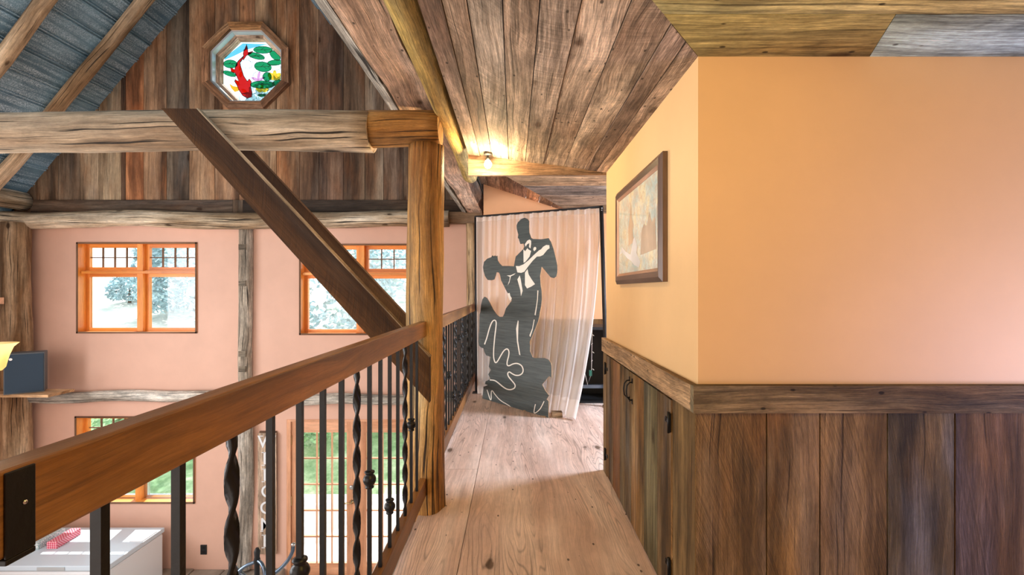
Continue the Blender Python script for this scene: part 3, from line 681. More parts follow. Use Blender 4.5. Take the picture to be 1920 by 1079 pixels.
struct(mb.build('ceiling_alcove', M['ceilb'], merge=False))
mb = MB(); yb_ = [5.70, 5.491, 5.294, 5.10, 4.904, 4.75]; at4 = [(.85, .75, .62), (.78, .70, .62), (.58, .58, .60), (1.1, .9, .65), (1.0, .85, .7)]
for i in range(len(yb_)-1):
    pl = clip([(-.5, yb_[i+1]+.002), (3.5, yb_[i+1]+.002), (3.5, yb_[i]-.002), (-.5, yb_[i]-.002)], lambda x, y: -h2(x, y)-.002)
    sheet(mb, pl, z4f, .012, grain=(1, 0, 0), rnd=(.6+.41*i) % 1, tint=at4[i])
struct(mb.build('ceiling_alcove_cross', M['ceilb'], merge=False))
# alcove back and side walls
mb = MB(); mb.prism([(-.357, YB, 0), (3.5, YB, 0), (3.5, YB, CH+.914), (.70, YB, CH+.914), (-.357, YB, z3f(-.357, 0))], (0, .12, 0)); struct(mb.build('wall_alcove', M['painta']))
mb = MB()
for i in range(14):
    a = -.35+i*.18; mb.box((a+.002, YB-.018, 0), (a+.178, YB-.0005, .86), grain=(0, 0, 1), rnd=rr(), tint=(.8, .62, .5))
struct(mb.build('trim_10', M['wains'], merge=False))
mb = MB(); mb.box((3.5, -1.5, -.2), (3.6, YW, CH+1.4)); struct(mb.build('wall_right_outer', M['paint']))

# ================================================================== TIMBER FRAME
# round post
mb = MB(); log(mb, (-.488, 2.66, -.30), (-.488, 2.66, CH+.80), .108, .098, seg=32, n=60, irr=.075, bend=.012)
tag(mb.build('log_post', M['post']), 'honey coloured round log post standing beside the walkway, middle of the photo', 'post')
# tie beam
tb = MB(); log(tb, (-7.0, 2.66, CH+.875), (-.78, 2.66, CH+.875), .11, .108, seg=24, irr=.04, bend=.02)
tbo = tb.build('tie_beam', M['log']); tag(tbo, 'long round log tie beam crossing the great room onto the round post', 'beam')
mb = MB(); log(mb, (-.785, 2.66, CH+.892), (-.405, 2.66, CH+.892), .100, .094, seg=20, irr=.03, tint=(.85, .75, .62)); e_ = mb.build('beam_end', M['post'], tbo); e_['label'] = 'orange peeled end of the beam'
# brace planks
pl = [(302, 203), (368, 204), (805, 671), (805, 756)]
for Y, lab, off in ((2.48, 'dark brown diagonal brace plank in front of the tie beam', 0), (2.79, 'dark brown diagonal brace plank behind the tie beam, mostly hidden', 1)):
    P_ = [at(a, b, 2.48) for a, b in pl]; P_ = [Vector((p.x, Y, p.z)) for p in P_]
    mb = MB(); g = (P_[2]-P_[1]).normalized(); mb.prism(P_, (0, .045, 0), grain=g, rnd=.2+off*.4)
    k = MB(); n_ = Vector((-g.z, 0, g.x)); n_ = n_ if n_.z > 0 else -n_
    o = mb.build('brace_plank', M['brace']); tag(o, lab, 'brace', 'diagonal brace planks')
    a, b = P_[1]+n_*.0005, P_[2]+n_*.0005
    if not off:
        k.prism([a, b, b+n_*.006, a+n_*.006], (0, .046, 0), grain=g, rnd=.6); e_ = k.build('lit_edge', M['braceedge'], o); e_['label'] = 'upper edge coloured pale as if lit'; e_.name = 'plank_lit_edge'
# hewn plate above the posts, with bark edge, running down the walkway
def rail_prism(sec0, sec1, y0, y1, mb, n=30, jit=.006, sd=0, faces=None, **k):
    m_ = len(sec0); rings = []
    for i in range(n+1):
        f = i/n; y = y0+(y1-y0)*f; rg = []
        for j in range(m_):
            x = sec0[j][0]+(sec1[j][0]-sec0[j][0])*f; z = sec0[j][1]+(sec1[j][1]-sec0[j][1])*f
            rg.append(Vector((x+jit*noise.noise(Vector((y*2.3, j*3.1+sd, 1))), y, CH+z+jit*noise.noise(Vector((y*2.3, j*3.1+sd, 7))))))
        rings.append(rg)
    for i in range(n):
        for j in range(m_):
            if j == 0: u_ = 0.0
            q = (j+1) % m_; L_ = math.hypot(sec0[q][0]-sec0[j][0], sec0[q][1]-sec0[j][1]); ya, yb = y0+(y1-y0)*i/n, y0+(y1-y0)*(i+1)/n
            mb.poly([rings[i][j], rings[i][q], rings[i+1][q], rings[i+1][j]], uv=[(u_, ya), (u_+L_, ya), (u_+L_, yb), (u_, yb)], smooth=False, **k); u_ += L_
    mb.poly(rings[0], grain=(0, 1, 0), **k); mb.poly(rings[-1][::-1], grain=(0, 1, 0), **k)
s0 = [(-.655, .995), (-.462, .995), (-.43, 1.05), (-.43, 1.26), (-.655, 1.26)]; s1 = [(-.610, 1.045), (-.425, 1.045), (-.375, 1.10), (-.375, 1.26), (-.610, 1.26)]
mb = MB(); rail_prism(s0, s1, .2, 6.44, mb, 60, .016, rnd=.35)
po = mb.build('hewn_plate', M['hewn'], recalc=True); tag(po, 'massive hewn timber running away overhead on top of the round post', 'beam')
me = po.data; me.materials.append(M['bark'])
for p in me.polygons:
    c_ = p.center
    f = (c_.y-.2)/6.24; xe = -.462+.037*f
    if c_.x > xe-.004 and abs(p.normal.y) < .7: p.material_index = 1
mb = MB(); log(mb, (-.368, .2, CH+.985), (-.372, 4.2, CH+1.0), .066, .062, irr=.05, bend=.01, seg=18, n=50)
tag(mb.build('pole_log', M['yellow']), 'mossy yellow log tight between the hewn timber and the ceiling boards', 'log')
mb = MB(); rail_prism([(-.735, 1.055), (-.675, 1.03), (-.675, 1.26), (-.735, 1.26)], [(-.70, 1.07), (-.645, 1.055), (-.645, 1.26), (-.70, 1.26)], .2, 6.58, mb, 20, .004, rnd=.2, tint=(.95, .98, .98))
tag(mb.build('fascia_plank', M['greywood']), 'thin grey plank along the left side of the hewn timber', 'plank')

# ================================================================== RAILINGS
XRL, XRO = -.465, -.501; XB = -.4825
def twist_mb(x, y):
    mb = MB(); z0, z1 = .195, .96; n = 56; A = []
    for i in range(n+1):
        f = i/n; z = z0+(z1-z0)*f; fade = min(1, max(0, (f-.02)/.04), ) * min(1, max(0, (.985-f)/.03)); ph = PI*z/.095
        w_, h_ = .0063+.0047*fade, .0063-.0018*fade; ring = []
        for sx, sy in ((-1, -1), (0, -1.15), (1, -1), (1.12, 0), (1, 1), (0, 1.15), (-1, 1), (-1.12, 0)):
            px_, py_ = sx*w_, sy*h_; ring.append(Vector((x+px_*math.cos(ph)-py_*math.sin(ph), y+px_*math.sin(ph)+py_*math.cos(ph), z)))
        A.append(ring)
    for i in range(n):
        for j in range(8): mb.poly([A[i][j], A[i][(j+1) % 8], A[i+1][(j+1) % 8], A[i+1][j]], smooth=True)
    return mb
KP = [(.0075, -.030), (.014, -.029), (.015, -.025), (.011, -.022), (.017, -.016), (.0215, -.006), (.0215, .002), (.018, .010), (.013, .014), (.0125, .017), (.017, .022), (.0165, .026), (.0075, .029)]
def railing(root, y0, y1, bars, bracket=False):
    mb = MB(); mb.box((XRO, y0, .954), (XRL, y1, 1.035), grain=(0, 1, 0), rnd=.35); hr = mb.build('handrail', M['hand'], root, bevel=.0035)
    mb = MB(); mb.box((XRO, max(y0, .3), .107), (XRL, y1, .199), grain=(0, 1, 0), rnd=.75, tint=(.85, .8, .85)); mb.build('base_rail', M['hand'], root, bevel=.003)
    for y, kind in bars:
        if kind == 'T': twist_mb(XB, y).build('twisted_baluster', M['iron'], root)
        else:
            mb = MB(); q = .00635; mb.box((XB-q, y-q, .195), (XB+q, y+q, .96)); b = mb.build('baluster', M['iron'], root)
            for kz in {'S': (), 'K': (.568,), 'L': (.36,), 'D': (.78, .284)}[kind]:
                k = MB(); k.lathe((XB, y, kz), KP, 16); k.build('knob', M['iron'], b)
    if bracket:
        mb = MB(); mb.box((XRL+.0003, .437, .9538), (XRL+.003, .4645, 1.033)); mb.box((XRO-.003, .437, .948), (XRL+.003, .4645, .9535)); bo = mb.build('rail_bracket', M['iron'], root, bevel=.001)
        k = MB(); k.lathe((XRL+.003, .4535, 1.000), [(.0026, 0), (.0022, .0012), (.001, .002)], 8, 'x'); k.build('screw', M['silver'], bo)
pat = 'SSTSKSSTKSLSTKS'
near = [(.56+.131*i, c_) for i, c_ in enumerate(pat)]
r1 = thing('railing', 'near stretch of brown railing with black iron balusters, left of the round post', 'railing', (XB, 1.5, 0), 'loft railing')
railing(r1, .30, 2.57, near, True)
patf = 'SSSSTSKSLTSDSTKDSTKSKTSDSKTSS'
far_ = [(.56+.131*i, c_) for i, c_ in zip(range(17, 46), patf)]
r2 = thing('railing', 'far stretch of brown railing between the round post and the curtain', 'railing', (XB, 4.6, 0), 'loft railing')
railing(r2, 2.84, 6.50, far_)

# ================================================================== CURTAIN STAND AND CUTOUT
TL, TR = Vector((-.435, 5.60, CH+.852)), Vector((.891, 4.95, CH+.852))
BL, BR = Vector((-.405, 5.55, .015)), Vector((.583, 4.43, .012))
st = thing('backdrop_stand', 'black metal backdrop stand with a slanting top rod behind the dancing couple cutout', 'stand', (.2, 5.0, 0))
mb = MB(); mb.tube([TL+Vector((-.015, .01, .01)), TR+Vector((.012, -.006, .01))], .012, 10); mb.build('top_rod', M['black'], st)
mb = MB(); mb.tube([TL+Vector((-.012, .02, .012)), Vector((-.44, 5.63, 0))], .013, 10); mb.build('upright', M['black'], st)
mb = MB(); mb.tube([TR+Vector((.012, -.006, .02)), Vector((.965, 4.95, 0))], .021, 12); mb.build('upright', M['black'], st)
for c_ in (Vector((-.44, 5.63, 0)), Vector((.965, 4.95, 0))):
    mb = MB(); mb.box((c_.x-.04, c_.y-.06, 0), (c_.x+.04, c_.y+.04, .012)); mb.build('foot', M['black'], st)
mb = MB()
for i in range(2): mb.lathe(TR+Vector((.012, -.03, -.008-.02*i)), [(.007, 0), (.006, -.006), (0, -.008)], 8, 'y')
mb.build('screw', M['silver'], st)
NU, NV = 180, 40; mb = MB(); G = []
dirn = (TR-TL).normalized(); nrm = Vector((dirn.y, -dirn.x, 0)); nrm = -nrm if nrm.y > 0 else nrm
for j in range(NV+1):
    h = j/NV; row = []
    for i in range(NU+1):
        u = i/NU; hh = h**(1.0+1.1*u)
        top = TL.lerp(TR, u); bot = BL.lerp(BR, u); p = top.lerp(bot, hh); p.z = top.z+(bot.z-top.z)*h
        fold = math.sin(u*2*PI*13+2.2*math.sin(u*9)+.8*math.sin(h*2+u*4))*(.016+.016*h)*(1+.35*math.sin(u*31))+.006*math.sin(u*2*PI*37)*(1-h)
        fl = .05*h**3*math.sin(u*2*PI*2.2)
        p = p+nrm*(fold-.0+fl*.4); row.append(p)
    G.append(row)
for j in range(NV):
    h = (j+.5)/NV; al = .97 if h < .035 else (.86 if h > .93 else .70)
    for i in range(NU):
        a2 = .95 if i < 2 or i > NU-3 else al
        mb.poly([G[j][i], G[j+1][i], G[j+1][i+1], G[j][i+1]], tint=(a2,)*3, smooth=True)
tag(mb.build('sheer_curtain', M['voile'], recalc=False), 'white sheer curtain hanging from the black stand behind the dancing couple cutout', 'curtain')
# cutout of a dancing couple, leaning on the curtain
A0, A1 = Vector((-.343, 5.32, 0)), Vector((.335, 4.50, 0)); dd = (A1-A0).normalized(); bk = Vector((-dd.y, dd.x, 0)); bk = bk if bk.y > 0 else -bk
upv = (Vector((0, 0, 1.9))+bk*.05).normalized(); pn = dd.cross(upv).normalized()
def cut(px, py, off=0):
    d = Vector(((px-VX)/F, 1, -(py-VY)/F)); o_ = Vector((0, 0, CH)); t_ = (A0-o_).dot(pn)/d.dot(pn); p = o_+d*t_
    p.z = max(p.z, .002); n2 = pn if pn.y < 0 else -pn
    return p+n2*off
cA = lambda x, y: (890+x/5.135, 390+y/5.135)
cB = lambda x, y: (890+x/4.906, 580+y/4.906)
out = [cA(*p) for p in [(480, 95), (510, 108), (525, 130), (524, 180), (527, 240), (545, 290), (560, 300), (640, 303), (712, 292), (735, 330), (760, 400), (780, 480), (797, 560), (796, 625), (785, 665), (760, 677), (730, 668), (690, 620), (645, 565), (640, 600), (630, 660), (635, 740), (645, 800), (648, 880), (640, 950), (622, 1035)]]
out += [cB(*p) for p in [(600, 40), (585, 110), (550, 200), (520, 270), (510, 350), (510, 390), (525, 420), (535, 445), (560, 450), (640, 450), (680, 465), (700, 495), (708, 530), (708, 630), (685, 618), (620, 695), (650, 750), (683, 795), (662, 830), (680, 850), (680, 1015), (640, 1003), (520, 980), (460, 957), (440, 948), (380, 932), (280, 902), (180, 878), (70, 852), (80, 740), (80, 715), (120, 700), (95, 690), (100, 665), (125, 655), (145, 640), (125, 600), (150, 560), (130, 530), (145, 440), (105, 425), (90, 395), (80, 360), (60, 355), (40, 335), (35, 300), (40, 200), (45, 50)]]
out += [cA(*p) for p in [(55, 1000), (62, 930), (75, 880), (95, 856), (120, 870), (150, 920), (180, 980), (215, 1030), (240, 1050), (270, 1050), (285, 1020), (300, 970), (330, 930), (355, 895), (340, 850), (310, 810), (280, 750), (255, 700), (245, 650), (235, 625), (212, 620), (205, 650), (190, 690), (160, 698), (125, 695), (100, 660), (85, 610), (80, 570), (90, 520), (120, 490), (160, 475), (170, 457), (185, 468), (195, 458), (205, 468), (218, 460), (222, 505), (240, 535), (265, 560), (330, 560), (378, 563), (385, 520), (395, 470), (430, 435), (470, 395), (478, 370), (470, 345), (440, 348), (432, 325), (425, 300), (415, 288), (420, 260), (405, 200), (403, 170), (415, 140), (445, 110)]]
mb = MB(); thick = -(pn if pn.y < 0 else -pn)*.005
o3 = [cut(*p) for p in out]
mb.poly(o3, m=0); mb.poly([p+thick for p in o3][::-1], m=2)
for i in range(len(o3)):
    j = (i+1) % len(o3); mb.poly([o3[i], o3[i]+thick, o3[j]+thick, o3[j]], m=2)
def white(pl, f): mb.prism([cut(*f(*p), off=.0015) for p in pl], thick*-.0001, m=1)
def flat(pl, f, m_=1, off=.0015): mb.poly([cut(*f(*p), off=off) for p in pl], m=m_)
flat([(483, 352), (508, 316), (530, 305), (545, 318), (545, 350), (538, 392), (524, 378), (527, 340), (508, 350), (492, 374)], cA)
flat([(470, 400), (488, 418), (508, 388), (520, 402), (545, 415), (530, 470), (490, 520), (472, 530)], cA)
flat([(397, 560), (430, 562), (470, 545), (520, 505), (570, 455), (620, 410), (640, 400), (660, 375), (690, 358), (720, 360), (722, 390), (700, 405), (680, 430), (660, 455), (630, 468), (600, 470), (560, 510), (520, 560), (480, 615), (450, 627), (412, 622)], cA)
flat([(568, 385), (582, 375), (595, 385), (592, 402), (575, 418), (565, 405)], cA)
flat([(485, 625), (510, 590), (520, 640), (550, 690), (582, 735), (545, 760), (505, 777), (485, 745)], cA)
flat([(412, 690), (435, 650), (445, 690), (463, 800), (447, 852), (440, 790)], cA)
flat([(310, 652), (345, 650), (395, 630), (380, 645), (350, 660), (335, 720), (318, 748), (335, 700), (340, 665)], cA)
flat([(318, 825), (338, 820), (345, 850), (358, 870), (355, 885), (340, 895), (325, 860)], cA)
flat([(605, 795), (615, 797), (610, 880), (600, 960), (588, 1038), (577, 1030), (592, 950), (602, 880)], cA)
flat([(398, 104), (405, 110), (402, 200), (400, 290), (422, 425), (410, 420), (390, 300), (382, 180)], cB)
flat([(545, 95), (553, 98), (535, 190), (512, 258), (505, 240), (530, 180)], cB)
def stroke(pl, f, wd):
    pl = [Vector((*f(*p), 0)) for p in pl]
    for _ in range(2):      # smooth
        q = [pl[0]]
        for a, b in zip(pl[:-1], pl[1:]): q += [a.lerp(b, .25), a.lerp(b, .75)]
        pl = q+[pl[-1]]
    L_, R_ = [], []
    for i, p in enumerate(pl):
        t_ = (pl[min(i+1, len(pl)-1)]-pl[max(i-1, 0)]); t_.normalize(); n_ = Vector((-t_.y, t_.x, 0))*wd/2; L_.append(p+n_); R_.append(p-n_)
    for i in range(len(pl)-1):
        mb.poly([cut(q.x, q.y, off=.0018) for q in (L_[i], L_[i+1], R_[i+1], R_[i])], m=1)
stroke([(92, 325), (115, 260), (135, 180), (160, 115), (185, 98), (200, 115), (198, 160), (185, 260), (175, 380), (175, 450), (190, 498), (210, 485), (240, 430), (270, 380), (300, 362), (318, 385), (315, 430), (300, 480), (298, 515), (315, 525), (350, 505), (390, 497), (430, 515), (448, 550), (445, 585), (420, 608), (380, 612), (345, 595), (320, 575), (303, 590), (310, 620), (340, 655), (375, 695), (372, 725), (340, 742), (300, 740), (260, 715), (220, 680), (185, 655), (140, 652)], cB, 2.2)
stroke([(115, 742), (130, 790), (145, 838), (155, 830), (152, 780), (158, 740), (190, 790), (240, 845), (315, 885), (345, 915), (380, 930)], cB, 1.6)
stroke([(560, 875), (552, 910), (545, 955), (560, 958), (600, 925), (620, 890), (640, 848)], cB, 1.6)
stroke([(640, 402), (652, 425), (672, 440)], cA, -1.0)
flat([(510, 335), (525, 290), (520, 270), (508, 300)], cB, 2)
flat([(440, 948), (460, 930), (480, 962), (460, 957)], cB, 2); flat([(570, 975), (600, 985), (655, 985), (650, 1003), (600, 992)], cB, 2)
tag(mb.build('dancer_cutout', [M['cutout'], M['cutwhite'], M['cardboard']], merge=False), 'dark painted cardboard cutout of a dancing couple leaning on the white curtain', 'cutout')
# wooden block at its foot
mb = MB(); mb.box((.36, 4.52, 0), (.46, 4.60, .05), rnd=.4); tag(mb.build('wood_block', M['rail'], bevel=.003), 'small wooden block on the floor at the right foot of the cutout', 'block')

# ---- dark things in the alcove behind the curtain
cab = thing('black_cabinet', 'black cabinet with open front standing behind the curtain edge', 'cabinet', (.98, 5.2, 0))
mb = MB(); x0, x1, y0, y1, zt = .66, 1.30, 5.10, 5.55, .78
for lo, hi in (((x0, y0, .012), (x0+.03, y1, zt)), ((x1-.03, y0, .012), (x1, y1, zt)), ((x0+.03, y1-.02, .012), (x1-.03, y1, zt)), ((x0, y0, zt), (x1, y1, zt+.03)), ((x0, y0, 0), (x1, y1, .012))): mb.box(lo, hi)
mb.build('cabinet_body', M['black'], cab)
mb = MB(); mb.box((x0-.06, y0-.05, .17), (x1, y0-.01, .205)); mb.build('cross_bar', M['tube'], cab)
sl = thing('string_lights', 'unlit white icicle string lights hanging beside the black stand', 'lights', (.83, 5.04, 1.0))
mb = MB(); P_ = [at(1111, 490, 5.0), at(1111, 560, 5.0), at(1110, 640, 5.0), at(1109, 700, 5.0), at(1102, 722, 5.0), at(1094, 690, 5.0), at(1097, 665, 5.0)]; mb.tube(P_, .003, 6); cab_o = mb.build('wire', M['white'], sl)
for py in range(500, 700, 16):
    b = MB(); p = at(1111, py, 5.0); b.tube([p, p+Vector((.014*(1 if (py//16) % 2 else -1), -.01, -.012))], .004, 6); b.build('bulb', M['white'], sl)
mb = MB(); p = at(1107, 700, 5.0); mb.box(p-Vector((.015, .012, .03)), p+Vector((.015, .008, .03))); mb.build('plug', plain('green_plug', (.03, .16, .12), .5), sl, bevel=.003)

# ---- spot lamp on the ceiling end
sp_ = thing('spot_lamp', 'small lit bulb lamp under the ceiling boards at the end of the walkway', 'lamp', (-.165, 3.08, z1f(-.165, 0)))
zc_ = z1f(-.165, 0); mb = MB(); mb.lathe((-.165, 3.08, zc_-.012), [(.028, .012), (.028, 0), (.012, -.004)], 16); mb.build('mount', M['black'], sp_)
mb = MB(); mb.tube([(-.165, 3.08, zc_-.012), (-.165, 3.08, CH+.84)], .006, 8); mb.lathe((-.165, 3.08, CH+.835), [(.014, .018), (.016, 0)], 12); mb.build('socket', M['black'], sp_)
mb = MB(); mb.lathe((-.165, 3.08, CH+.81), [(.004, -.026), (.016, -.021), (.024, -.008), (.025, .004), (.018, .018), (.012, .026)], 16); mb.build('light_bulb', M['bulb'], sp_)

# ---- framed picture on the side wall
fr = thing('framed_picture', 'dark wood framed painting of a pale tower and white sails on the warmly lit wall', 'picture', (.60, 2.34, 1.23))
y0, y1, z0, z1, fx = 1.915, 2.77, 1.235, 1.757, .583; fw = .058
mb = MB()
for (a, b, c_, d) in (((y0, z0), (y1, z0), (y1-fw, z0+fw), (y0+fw, z0+fw)), ((y1, z0), (y1, z1), (y1-fw, z1-fw), (y1-fw, z0+fw)), ((y1, z1), (y0, z1), (y0+fw, z1-fw), (y1-fw, z1-fw)), ((y0, z1), (y0, z0), (y0+fw, z0+fw), (y0+fw, z1-fw))):
    g = Vector((0, b[0]-a[0], b[1]-a[1])); r_ = rr()
    V = lambda x, q: Vector((x, q[0], q[1]))
    mid = lambda p, q, f: (p[0]+(q[0]-p[0])*f, p[1]+(q[1]-p[1])*f)
    k_ = dict(grain=g, rnd=r_)
    e1, e2 = mid(a, d, .35), mid(b, c_, .35); e3, e4 = mid(a, d, .75), mid(b, c_, .75)
    mb.poly([V(fx+.012, a), V(fx+.012, b), V(fx, e2), V(fx, e1)], **k_); mb.poly([V(fx, e1), V(fx, e2), V(fx+.004, e4), V(fx+.004, e3)], **k_)
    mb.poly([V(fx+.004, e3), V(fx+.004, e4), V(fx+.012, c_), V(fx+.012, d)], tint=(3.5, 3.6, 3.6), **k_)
    mb.poly([V(XR-.001, a), V(XR-.001, b), V(fx+.012, b), V(fx+.012, a)], **k_)
    mb.poly([V(XR-.001, d), V(XR-.001, c_), V(fx+.012, c_), V(fx+.012, d)], **k_)
mb.build('frame', wood('dark_frame', (.06, .032, .02), (.11, .06, .038), (.18, .11, .075), knots=0, saw=0, rings=.3, stain=.1, fine=.3, cracks=.1, rough=.35, spec=.5, bs=.1), fr)
t = NT('oil_painting'); tc = t.n('ShaderNodeTexCoord').outputs['Object']
n1 = t.noise(tc, 9, 5, .65); n2 = t.noise(tc, 22, 5, .7, 1.5); se = t.n('ShaderNodeSeparateXYZ'); t.L(tc, se.inputs[0])
c1 = t.ramp(n1, [(.32, (.50, .64, .62)), (.5, (.78, .84, .74)), (.62, (.95, .86, .55)), (.75, (.88, .92, .84))])
c2 = t.ramp(n2, [(.36, (.16, .13, .10)), (.47, (.55, .38, .22)), (.55, (.72, .62, .42)), (.66, (.62, .34, .26)), (.75, (.8, .78, .7))])
t.bsdf(t.mix(t.map(n2, .46, .56, 0, .55), c1, c2), .18, spec=.6); M['art'] = t.m
mb = MB(); a, b, c_, d = y0+fw, y1-fw, z0+fw, z1-fw
mb.poly([(fx+.013, a, c_), (fx+.013, b, c_), (fx+.013, b, d), (fx+.013, a, d)])
can = mb.build('canvas', M['art'], fr, recalc=False)
def paint_blob(name, pts, col, dx):
    m = MB(); m.poly([(fx+.0128-dx, q[0], q[1]) for q in pts], m=0); m.build(name, plain(name+'_paint', col, .3, var=.35), can, merge=False, recalc=False)
def pq(u, v): return (b+(a-b)*u, c_+(d-c_)*v)       # u left to right as seen, v up
paint_blob('painted_tower', [pq(.30, .34), pq(.31, .52), pq(.29, .56), pq(.33, .66), pq(.37, .86), pq(.40, .66), pq(.45, .56), pq(.42, .52), pq(.45, .36)], (.62, .46, .30), .0004)
paint_blob('painted_sail', [pq(.02, .26), pq(.10, .36), pq(.22, .28), pq(.36, .22), pq(.44, .40), pq(.48, .42), pq(.54, .30), pq(.52, .22), pq(.62, .10), pq(.58, .04), pq(.46, .08), pq(.38, .14), pq(.28, .18), pq(.12, .28)], (.88, .88, .84), .0006)
paint_blob('painted_town', [pq(.62, .18), pq(.64, .44), pq(.70, .52), pq(.76, .48), pq(.82, .62), pq(.87, .50), pq(.93, .54), pq(.96, .20)], (.58, .45, .32), .0005)
mb = MB(); mb.poly([(fx+.011, a, c_), (fx+.011, b, c_), (fx+.011, b, d), (fx+.011, a, d)]); mb.build('picture_glass', clear('picture_glass', (1, 1, 1), .10), fr, recalc=False)

# ================================================================== GREAT ROOM THINGS
fz = thing('chest_freezer', 'white chest freezer with sliding lid below the near railing', 'freezer', (-5.5, 6.05, CH-4.0))
fx0, fx1, fy0, fy1, ft_ = -6.4, -4.74, 5.60, 6.50, CH-3.21
mb = MB(); mb.box((fx0, fy0, CH-4.0), (fx1, fy1, ft_-.07)); mb.build('freezer_body', M['white'], fz, bevel=.03)
mb = MB(); mb.box((fx0-.01, fy0-.015, ft_-.06), (fx1+.015, fy1, ft_)); ld = mb.build('lid', plain('pale_blue_enamel', (.62, .72, .80), .22, spec=.6), fz, bevel=.008)
mb = MB(); mb.box((at(72, 0, fy0).x, fy0-.021, ft_-.052), (at(124, 0, fy0).x, fy0-.0155, ft_-.012)); mb.build('lid_latch', M['grey'], ld, bevel=.002)
mb = MB(); mb.box((-4.9, 6.12, ft_), (-4.735, 6.38, ft_+.012)); mb.build('hinge_cover', M['white'], ld, bevel=.003)
t = NT('gingham'); uvn = t.n('ShaderNodeUVMap', uv_map='UVMap').outputs[0]; ck = t.n('ShaderNodeTexChecker'); t.L(uvn, ck.inputs[0]); ck.inputs['Scale'].default_value = 60
ck.inputs[1].default_value = (.62, .02, .08, 1); ck.inputs[2].default_value = (.85, .45, .5, 1); t.bsdf(ck.outputs[0], .5); M['gingham'] = t.m
def box_rot(name, mat, c, sz, rz, label, cat, grp=None):
    mb = MB(); mb.box((-sz[0]/2, -sz[1]/2, 0), (sz[0]/2, sz[1]/2, sz[2])); o = mb.build(name, mat, bevel=.004); o.location = c; o.rotation_euler.z = rz; return tag(o, label, cat, grp)
box_rot('wrap_box', M['gingham'], (-5.74, 6.13, ft_+.001), (.12, .36, .085), D2(4), 'red gingham patterned long box on the freezer lid', 'box')
t = NT('speckled_card'); tc = t.n('ShaderNodeTexCoord').outputs['Object']; t.bsdf(t.ramp(t.noise(tc, 70, 2), [(.45, (.75, .78, .78)), (.55, (.30, .42, .42))]), .5)
box_rot('wrap_box', t.m, (-5.94, 6.12, ft_+.001), (.11, .38, .085), D2(4), 'grey and white speckled long box on the freezer lid', 'box')
# outlet
mb = MB(); mb.box((wx(376.5), YW-.012, wz(1040)), (wx(388), YW-.0005, wz(1022))); o_ = mb.build('wall_outlet', M['black'], bevel=.003); tag(o_, 'black wall outlet low on the wall right of the freezer', 'outlet')
for zz in (1027, 1035): mb = MB(); mb.box((wx(380), YW-.0145, wz(zz+2)), (wx(385), YW-.0121, wz(zz-2))); mb.build('socket', M['iron'], o_)
# WELCOME board
wb = MB(); bx0, bx1, bz0, bz1 = wx(487), wx(521), wz(1036), wz(811); wb.box((bx0, YW-.05, bz0), (bx1, YW-.028, bz1), grain=(0, 0, 1), rnd=.4, tint=(1.7, 1.6, 1.5))
wo = wb.build('welcome_board', wood('grey_brown_board', (.20, .15, .11), (.33, .26, .20), (.46, .38, .30), knots=.3, saw=.1, stain=.2)); tag(wo, 'tall narrow brown board with white vertical WELCOME lettering beside the glazed doors', 'sign')
mb = MB(); mb.box((bx0+.01, YW-.027, bz0+.02), (bx1-.01, YW-.0005, bz1+.02), rnd=.8, tint=(.9, .9, .9)); mb.build('board_back', M['brown'], wo)
for i, ch in enumerate('WELCOME'):
    cu = bpy.data.curves.new('letter', 'FONT'); cu.body = ch; cu.size = .24; cu.align_x = 'CENTER'; cu.align_y = 'CENTER'; cu.extrude = .0015; cu.offset = .002
    ob = bpy.data.objects.new('letter', cu); COL.objects.link(ob); dg = bpy.context.evaluated_depsgraph_get(); me = bpy.data.meshes.new_from_object(ob.evaluated_get(dg)); bpy.data.objects.remove(ob)
    zz = bz1-.125-(bz1-bz0-.30)*i/6
    # add serifs as small bars
    bm = bmesh.new(); bm.from_mesh(me)
    def bar(cx, cz, w_, h_):
        r = bmesh.ops.create_cube(bm, size=1); bmesh.ops.scale(bm, vec=(w_, h_, .003), verts=r['verts']); bmesh.ops.translate(bm, vec=(cx, cz, 0), verts=r['verts'])
    H = .087
    if ch == 'W': bar(-.08, H, .05, .01); bar(.08, H, .05, .01)
    if ch in 'EL': bar(-.05, -H, .045, .009); bar(-.05, H, .045, .009)
    if ch == 'E': bar(.045, -H+.012, .009, .03); bar(.042, H-.012, .009, .03)
    if ch == 'M': bar(-.07, -H, .04, .01); bar(.07, -H, .04, .01)
    bm.to_mesh(me); bm.free(); me.materials.clear(); me.materials.append(M['white'])
    o = bpy.data.objects.new('letter', me); COL.objects.link(o); o.parent = wo; o.location = ((bx0+bx1)/2, YW-.0525, zz); o.rotation_euler = (PI/2, 0, 0); o['kind'] = 'thing' if False else o.get('kind', '') or 'thing'
    del o['kind']
# speaker on its corner shelf
sh = MB(); sz_ = CH-1.335; sh.box((-6.98, 5.98, sz_), (-5.80, 6.34, sz_+.035), grain=(1, 0, 0), rnd=.3, tint=(1.15, .9, .7)); tag(sh.build('corner_shelf', M['log'], bevel=.003), 'raw wood corner shelf carrying the loudspeaker, far left', 'shelf')
spk = thing('loudspeaker', 'dark blue grey loudspeaker with cloth front on the far left corner shelf', 'speaker', (-6.30, 6.17, sz_+.035))
SC = Vector((-6.255, 6.17, 0)); SR = Matrix.Rotation(D2(38), 3, 'Z')
def spin(mb):
    mb.v = [SR @ (Vector(p)-SC)+SC for p in mb.v]; return mb
mb = MB(); mb.box((-6.445, 6.03, sz_+.035), (-6.075, 6.28, sz_+.545)); spin(mb).build('cabinet', plain('speaker_shell', (.10, .11, .12), .5), spk, bevel=.008)
mb = MB(); mb.box((-6.435, 6.018, sz_+.05), (-6.085, 6.0295, sz_+.53)); gr_ = spin(mb).build('grille', M['speaker'], spk, bevel=.004)
